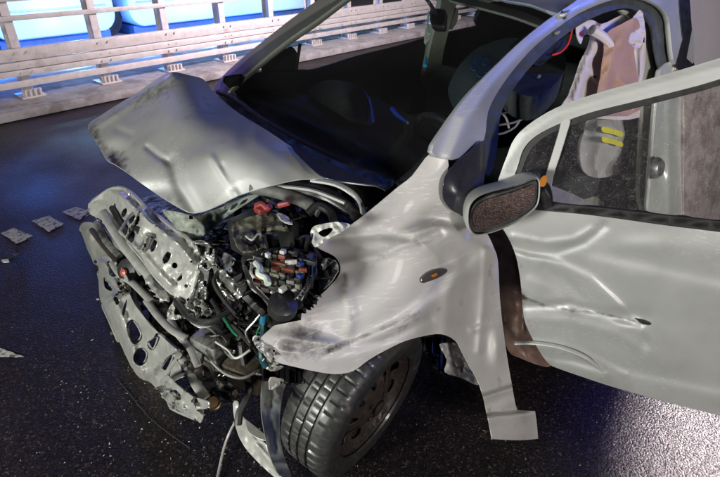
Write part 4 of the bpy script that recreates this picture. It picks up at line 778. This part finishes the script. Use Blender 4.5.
# hoses, wires
hz = [([(241, 342), (243, 356), (246, 372), (249, 388), (246, 400), (240, 412), (238, 424)], .50, .30, .013, RUB), ([(262, 318), (264, 330), (262, 345), (262, 358), (266, 366)], .70, .60, .010, TEAL), ([(263, 296), (264, 312), (262, 324)], .76, .72, .008, mat('bright_teal', (.02, .2, .32), .3)),
      ([(244, 300), (240, 312), (246, 326), (238, 340)], .62, .5, .010, RUB), ([(212, 300), (224, 318), (238, 330), (252, 346)], .6, .55, .008, RUB), ([(200, 322), (216, 334), (226, 352), (236, 360)], .50, .45, .005, BARE),
      ([(228, 262), (214, 280), (224, 300), (240, 318)], .72, .6, .007, RUB), ([(250, 350), (236, 358), (228, 350), (216, 342)], .55, .5, .004, mat('wire_white', (.5, .5, .46), .4)), ([(205, 350), (212, 362), (226, 374), (242, 378), (256, 372)], .42, .46, .0045, mat('wire_grey', (.3, .3, .28), .4)),
      ([(224, 318), (232, 330), (238, 336)], .62, .6, .005, GREEN), ([(190, 372), (198, 362), (210, 366), (216, 380)], .4, .4, .008, RUST), ([(176, 300), (190, 318), (210, 322), (232, 310)], .55, .6, .011, BLACKP), ([(262, 312), (254, 322), (246, 332), (250, 342)], .7, .6, .004, BARE), ([(268, 318), (258, 330), (256, 345)], .7, .6, .003, GREEN)]
for pts, z0, z1, r, m in hz:
    n_ = len(pts)-1; tube('hose' if r > .006 else 'wire', [P(u, v, z=z0+(z1-z0)*i/n_) for i, (u, v) in enumerate(pts)], r, m, car, 8)
lathe('brass_connector', [(.001, .06), (.018, .06), (.02, .05), (.02, .0), (.024, -.002), (.024, -.03), (.001, -.03)], BRASS, car, P(214, 403, z=.22), (.2, .6, .8), 16)
lathe('brass_connector', [(.001, .04), (.014, .04), (.016, .0), (.02, -.02), (.001, -.02)], BRASS, car, P(272, 404, z=.3), (.1, .2, 1), 14)
pbox('alternator', 214, 346, .42, (.10, .13, .10), BARE, 20, bev=.02, jit=.01); pbox('pump_housing', 252, 368, .40, (.13, .12, .11), mat('dirty_casting', (.09, .075, .055), .5, .4, 0, .5, 50, [(60, .5, .006)]), 25, bev=.02, jit=.012)
tube('wire', [P(236, 420, z=.12), P(229, 434, z=.06), P(224, 448, z=.03), P(219, 470, z=.012), P(217, 480, z=.012)], .005, mat('pale_cable', (.35, .33, .32), .4), car, 6)
# random small stuff packed in the bay: pipes, clips, nuts, broken plastic
def clutter(name, region, zr, m, n, smin, smax, seed):
    rnd = random.Random(seed); bm = bmesh.new(); k = 0
    us = [p[0] for p in region]; vs_ = [p[1] for p in region]
    def inside(x, y):
        c = False; j = len(region)-1
        for i in range(len(region)):
            xi, yi = region[i]; xj, yj = region[j]
            if (yi > y) != (yj > y) and x < (xj-xi)*(y-yi)/(yj-yi)+xi: c = not c
            j = i
        return c
    D = RBF(zr)
    while k < n:
        u, v = rnd.uniform(min(us), max(us)), rnd.uniform(min(vs_), max(vs_))
        if not inside(u, v): continue
        k += 1; p = P(u, v, z=D(u, v)+rnd.uniform(-.05, .03)); s = rnd.uniform(smin, smax); t = rnd.random()
        rot = Matrix.Rotation(rnd.uniform(0, 6.28), 3, 'Z') @ Matrix.Rotation(rnd.uniform(-.9, .9), 3, 'X')
        if t < .35: box(bm, p, (s*rnd.uniform(.5, 1.6), s*rnd.uniform(.4, 1), s*rnd.uniform(.2, .6)), rot, s*.06, car, s*.08)
        elif t < .65:
            d = rot @ Vector((1, 0, 0)); e = rot @ Vector((0, 1, 0)); tube('', [p-d*s*1.6, p+e*s*rnd.uniform(-.6, .6), p+d*s*1.4+e*s*.4, p+d*s*2+e*s*rnd.uniform(-.5, 1)], s*rnd.uniform(.10, .24), m, car, 6, 4, bm0=bm)
        elif t < .85: lathe('', [(1e-4, s*.5), (s*.35, s*.5), (s*.42, s*.35), (s*.42, -s*.1), (s*.55, -s*.15), (s*.55, -s*.4), (1e-4, -s*.4)], m, car, p, rot @ Vector((0, 0, 1)), 10, bm0=bm)
        else:
            q0 = [bm.verts.new(rel(p+rot @ Vector((s*a_, s*b_, s*rnd.uniform(-.25, .25))), car)) for a_, b_ in ((-1, -.5), (.3, -.8), (1.1, .1), (.2, .6), (-.7, .5))]
            bm.faces.new(q0); bmesh.ops.extrude_face_region(bm, geom=[q0[0].link_faces[0]])
    o = finish(bm, name, m, car, ang=30); o['kind'] = 'stuff'; return o
bay = [(206, 232), (246, 204), (268, 192), (330, 200), (356, 222), (312, 246), (318, 262), (300, 300), (262, 330), (250, 372), (232, 400), (205, 396), (186, 356), (196, 318), (208, 300), (200, 250)]
bz = [(206, 232, .62), (268, 192, .82), (356, 222, .82), (312, 262, .72), (280, 275, .72), (262, 330, .56), (240, 396, .26), (190, 350, .38), (208, 300, .52)]
clutter('engine_clutter', bay, bz, BLACKP, 360, .010, .036, 1); clutter('engine_clutter', bay, bz, BARE, 90, .008, .026, 2); clutter('engine_clutter', bay, bz, RUST, 50, .01, .03, 3); clutter('engine_clutter', bay, bz, KHAKI, 60, .008, .028, 4); clutter('engine_clutter', bay, bz, WHITE, 16, .005, .012, 5)
fr = [(96, 220), (120, 240), (150, 274), (186, 308), (200, 330), (198, 360), (206, 392), (192, 392), (184, 356), (158, 322), (138, 290), (124, 262), (106, 240)]
fz2 = [(90, 214, .47), (150, 270, .44), (196, 320, .38), (206, 400, .2), (150, 324, .26), (180, 396, .15), (110, 245, .38)]
clutter('front_clutter', fr, fz2, BLACKP, 110, .01, .035, 6); clutter('front_clutter', fr, fz2, BARE, 60, .006, .022, 7); clutter('front_clutter', fr, fz2, RUST, 24, .008, .022, 8)
clutter('torn_bits', [(84, 210), (118, 186), (140, 200), (112, 222), (92, 226)], [(84, 210, .60), (118, 186, .72), (140, 200, .74), (112, 222, .60)], STEEL, 26, .006, .016, 9)
clutter('torn_bits', [(150, 380), (206, 404), (200, 422), (176, 412)], [(150, 380, .30), (206, 404, .28), (200, 422, .2), (176, 412, .25)], BARE, 26, .008, .02, 10)
# torn bumper strips in front of the wheel
GST = mat('grey_bumper_plastic', (.20, .21, .20), .45, .1, .1, .15, 20, [(80, .2, .002)], col2=(.08, .08, .075), c2scale=10, c2lo=.55, c2hi=.7)
sheet('bumper_strip', [(264, 378), (275, 377), (286, 380), (283, 392), (280, 410), (279, 428), (281, 446), (286, 462), (291, 478), (280, 476), (270, 456), (264, 430), (261, 404)], my, [(264, 378, .66), (286, 380, .68), (262, 410, .74), (290, 476, 1.02), (280, 440, .90)], GST, car, dents=[crease([(272, 380), (270, 410), (276, 450)], 3, -.006), crump(16, .004)], stepx=3, thick=.005)
sheet('bumper_strip', [(233, 404), (238, 402), (240, 412), (250, 424), (262, 440), (276, 456), (286, 472), (292, 484), (276, 478), (258, 462), (244, 446), (236, 428)], mz, [(233, 404, .28), (250, 424, .20), (292, 480, .04), (240, 440, .14)], STEEL, car, dents=[crease([(238, 410), (256, 444), (284, 476)], 3, .012), crump(10, .004)], stepx=3, thick=.005)
sheet('bumper_strip', [(246, 420), (252, 424), (264, 434), (266, 440), (256, 437), (248, 430)], mz, .22, STEEL, car, stepx=3, thick=.004)
sheet('torn_plastic', [(254, 338), (260, 336), (264, 344), (274, 348), (282, 358), (276, 365), (268, 360), (264, 352), (256, 346)], my, .735, WHITE, car, dents=[crump(6, .02)], stepx=2.5, thick=.004)
sheet('torn_plastic', [(262, 362), (268, 358), (276, 366), (284, 366), (278, 370), (268, 370)], my, .70, WHITE, car, dents=[crump(6, .02)], stepx=2.5, thick=.004)
sheet('torn_plastic', [(271, 378), (284, 380), (278, 386), (270, 389)], my, .72, WHITE, car, dents=[crump(6, .01)], stepx=2.5, thick=.004)
sheet('torn_plastic', [(288, 444), (296, 452), (306, 461), (300, 461), (292, 455), (287, 449)], mz, .02, GST, car, stepx=3, thick=.004)

# ------------------------------------------------------------------ debris on the road
def cable(pts, label):
    o = tube('cable', [P(u, v, z=.004) for u, v in pts], .0018, mat('road_cable', (.035, .03, .035), .4), None, 6); tag(o, label, 'cable'); return o
cable([(116, 378), (128, 392), (148, 416), (170, 434), (190, 448)], 'thin dark cable curving over the asphalt below the crushed front')
def shard(u, v, s, m, label, sd):
    rnd = random.Random(sd); bm = bmesh.new(); p = P(u, v, z=.004); n_ = 6
    vs = [bm.verts.new(Vector((math.cos(k*1.047)*s*rnd.uniform(.5, 1.2), math.sin(k*1.047)*s*rnd.uniform(.3, .8), rnd.uniform(0, s*.4)))) for k in range(n_)]
    f = bm.faces.new(vs); g = bmesh.ops.extrude_face_region(bm, geom=[f])
    for w in [w for w in g['geom'] if isinstance(w, bmesh.types.BMVert)]: w.co.z += .006
    o = finish(bm, 'debris_shard', m, None, ang=20); o.location = p; tag(o, label, 'debris', 'broken pieces on the road'); return o
shard(6, 262, .03, WHITE, 'pale plastic shard at the left edge below the road dashes', 1)
shard(17, 256, .035, BLACKP, 'black plastic shard beside the pale one at the left edge', 2)
shard(112, 334, .012, BARE, 'small metal splinter on the road left of the crash beam', 3)
shard(98, 300, .010, WHITE, 'tiny white splinter on the road beside the crash beam', 4)
def grit(name, n, u0, u1, v0, v1, smin, smax, m, sd):
    rnd = random.Random(sd); bm = bmesh.new()
    for _ in range(n):
        p = P(rnd.uniform(u0, u1), rnd.uniform(v0, v1), z=.002); s = rnd.uniform(smin, smax)
        vs = [bm.verts.new(p+Vector((rnd.uniform(-s, s), rnd.uniform(-s, s), rnd.uniform(0, s)))) for _ in range(4)]
        for a_, b_, c_ in ((0, 1, 2), (0, 2, 3), (0, 3, 1), (1, 3, 2)): bm.faces.new((vs[a_], vs[b_], vs[c_]))
    o = finish(bm, name, m, None, smooth=False); o['kind'] = 'stuff'; o['label'] = 'glass crumbs and grit scattered on the wet asphalt'; o['category'] = 'debris'; return o
grit('glass_crumbs', 260, 60, 300, 330, 500, .002, .006, mat('crumb_glass', (.4, .42, .4), .12, .1, .6), 21)
grit('glass_crumbs', 700, 0, 720, 190, 520, .0012, .004, mat('glass_crumb', (.5, .48, .45), .15, .2, .5), 11)
grit('road_grit', 1500, 0, 720, 190, 520, .0012, .004, mat('brown_grit', (.16, .10, .08), .4), 12)
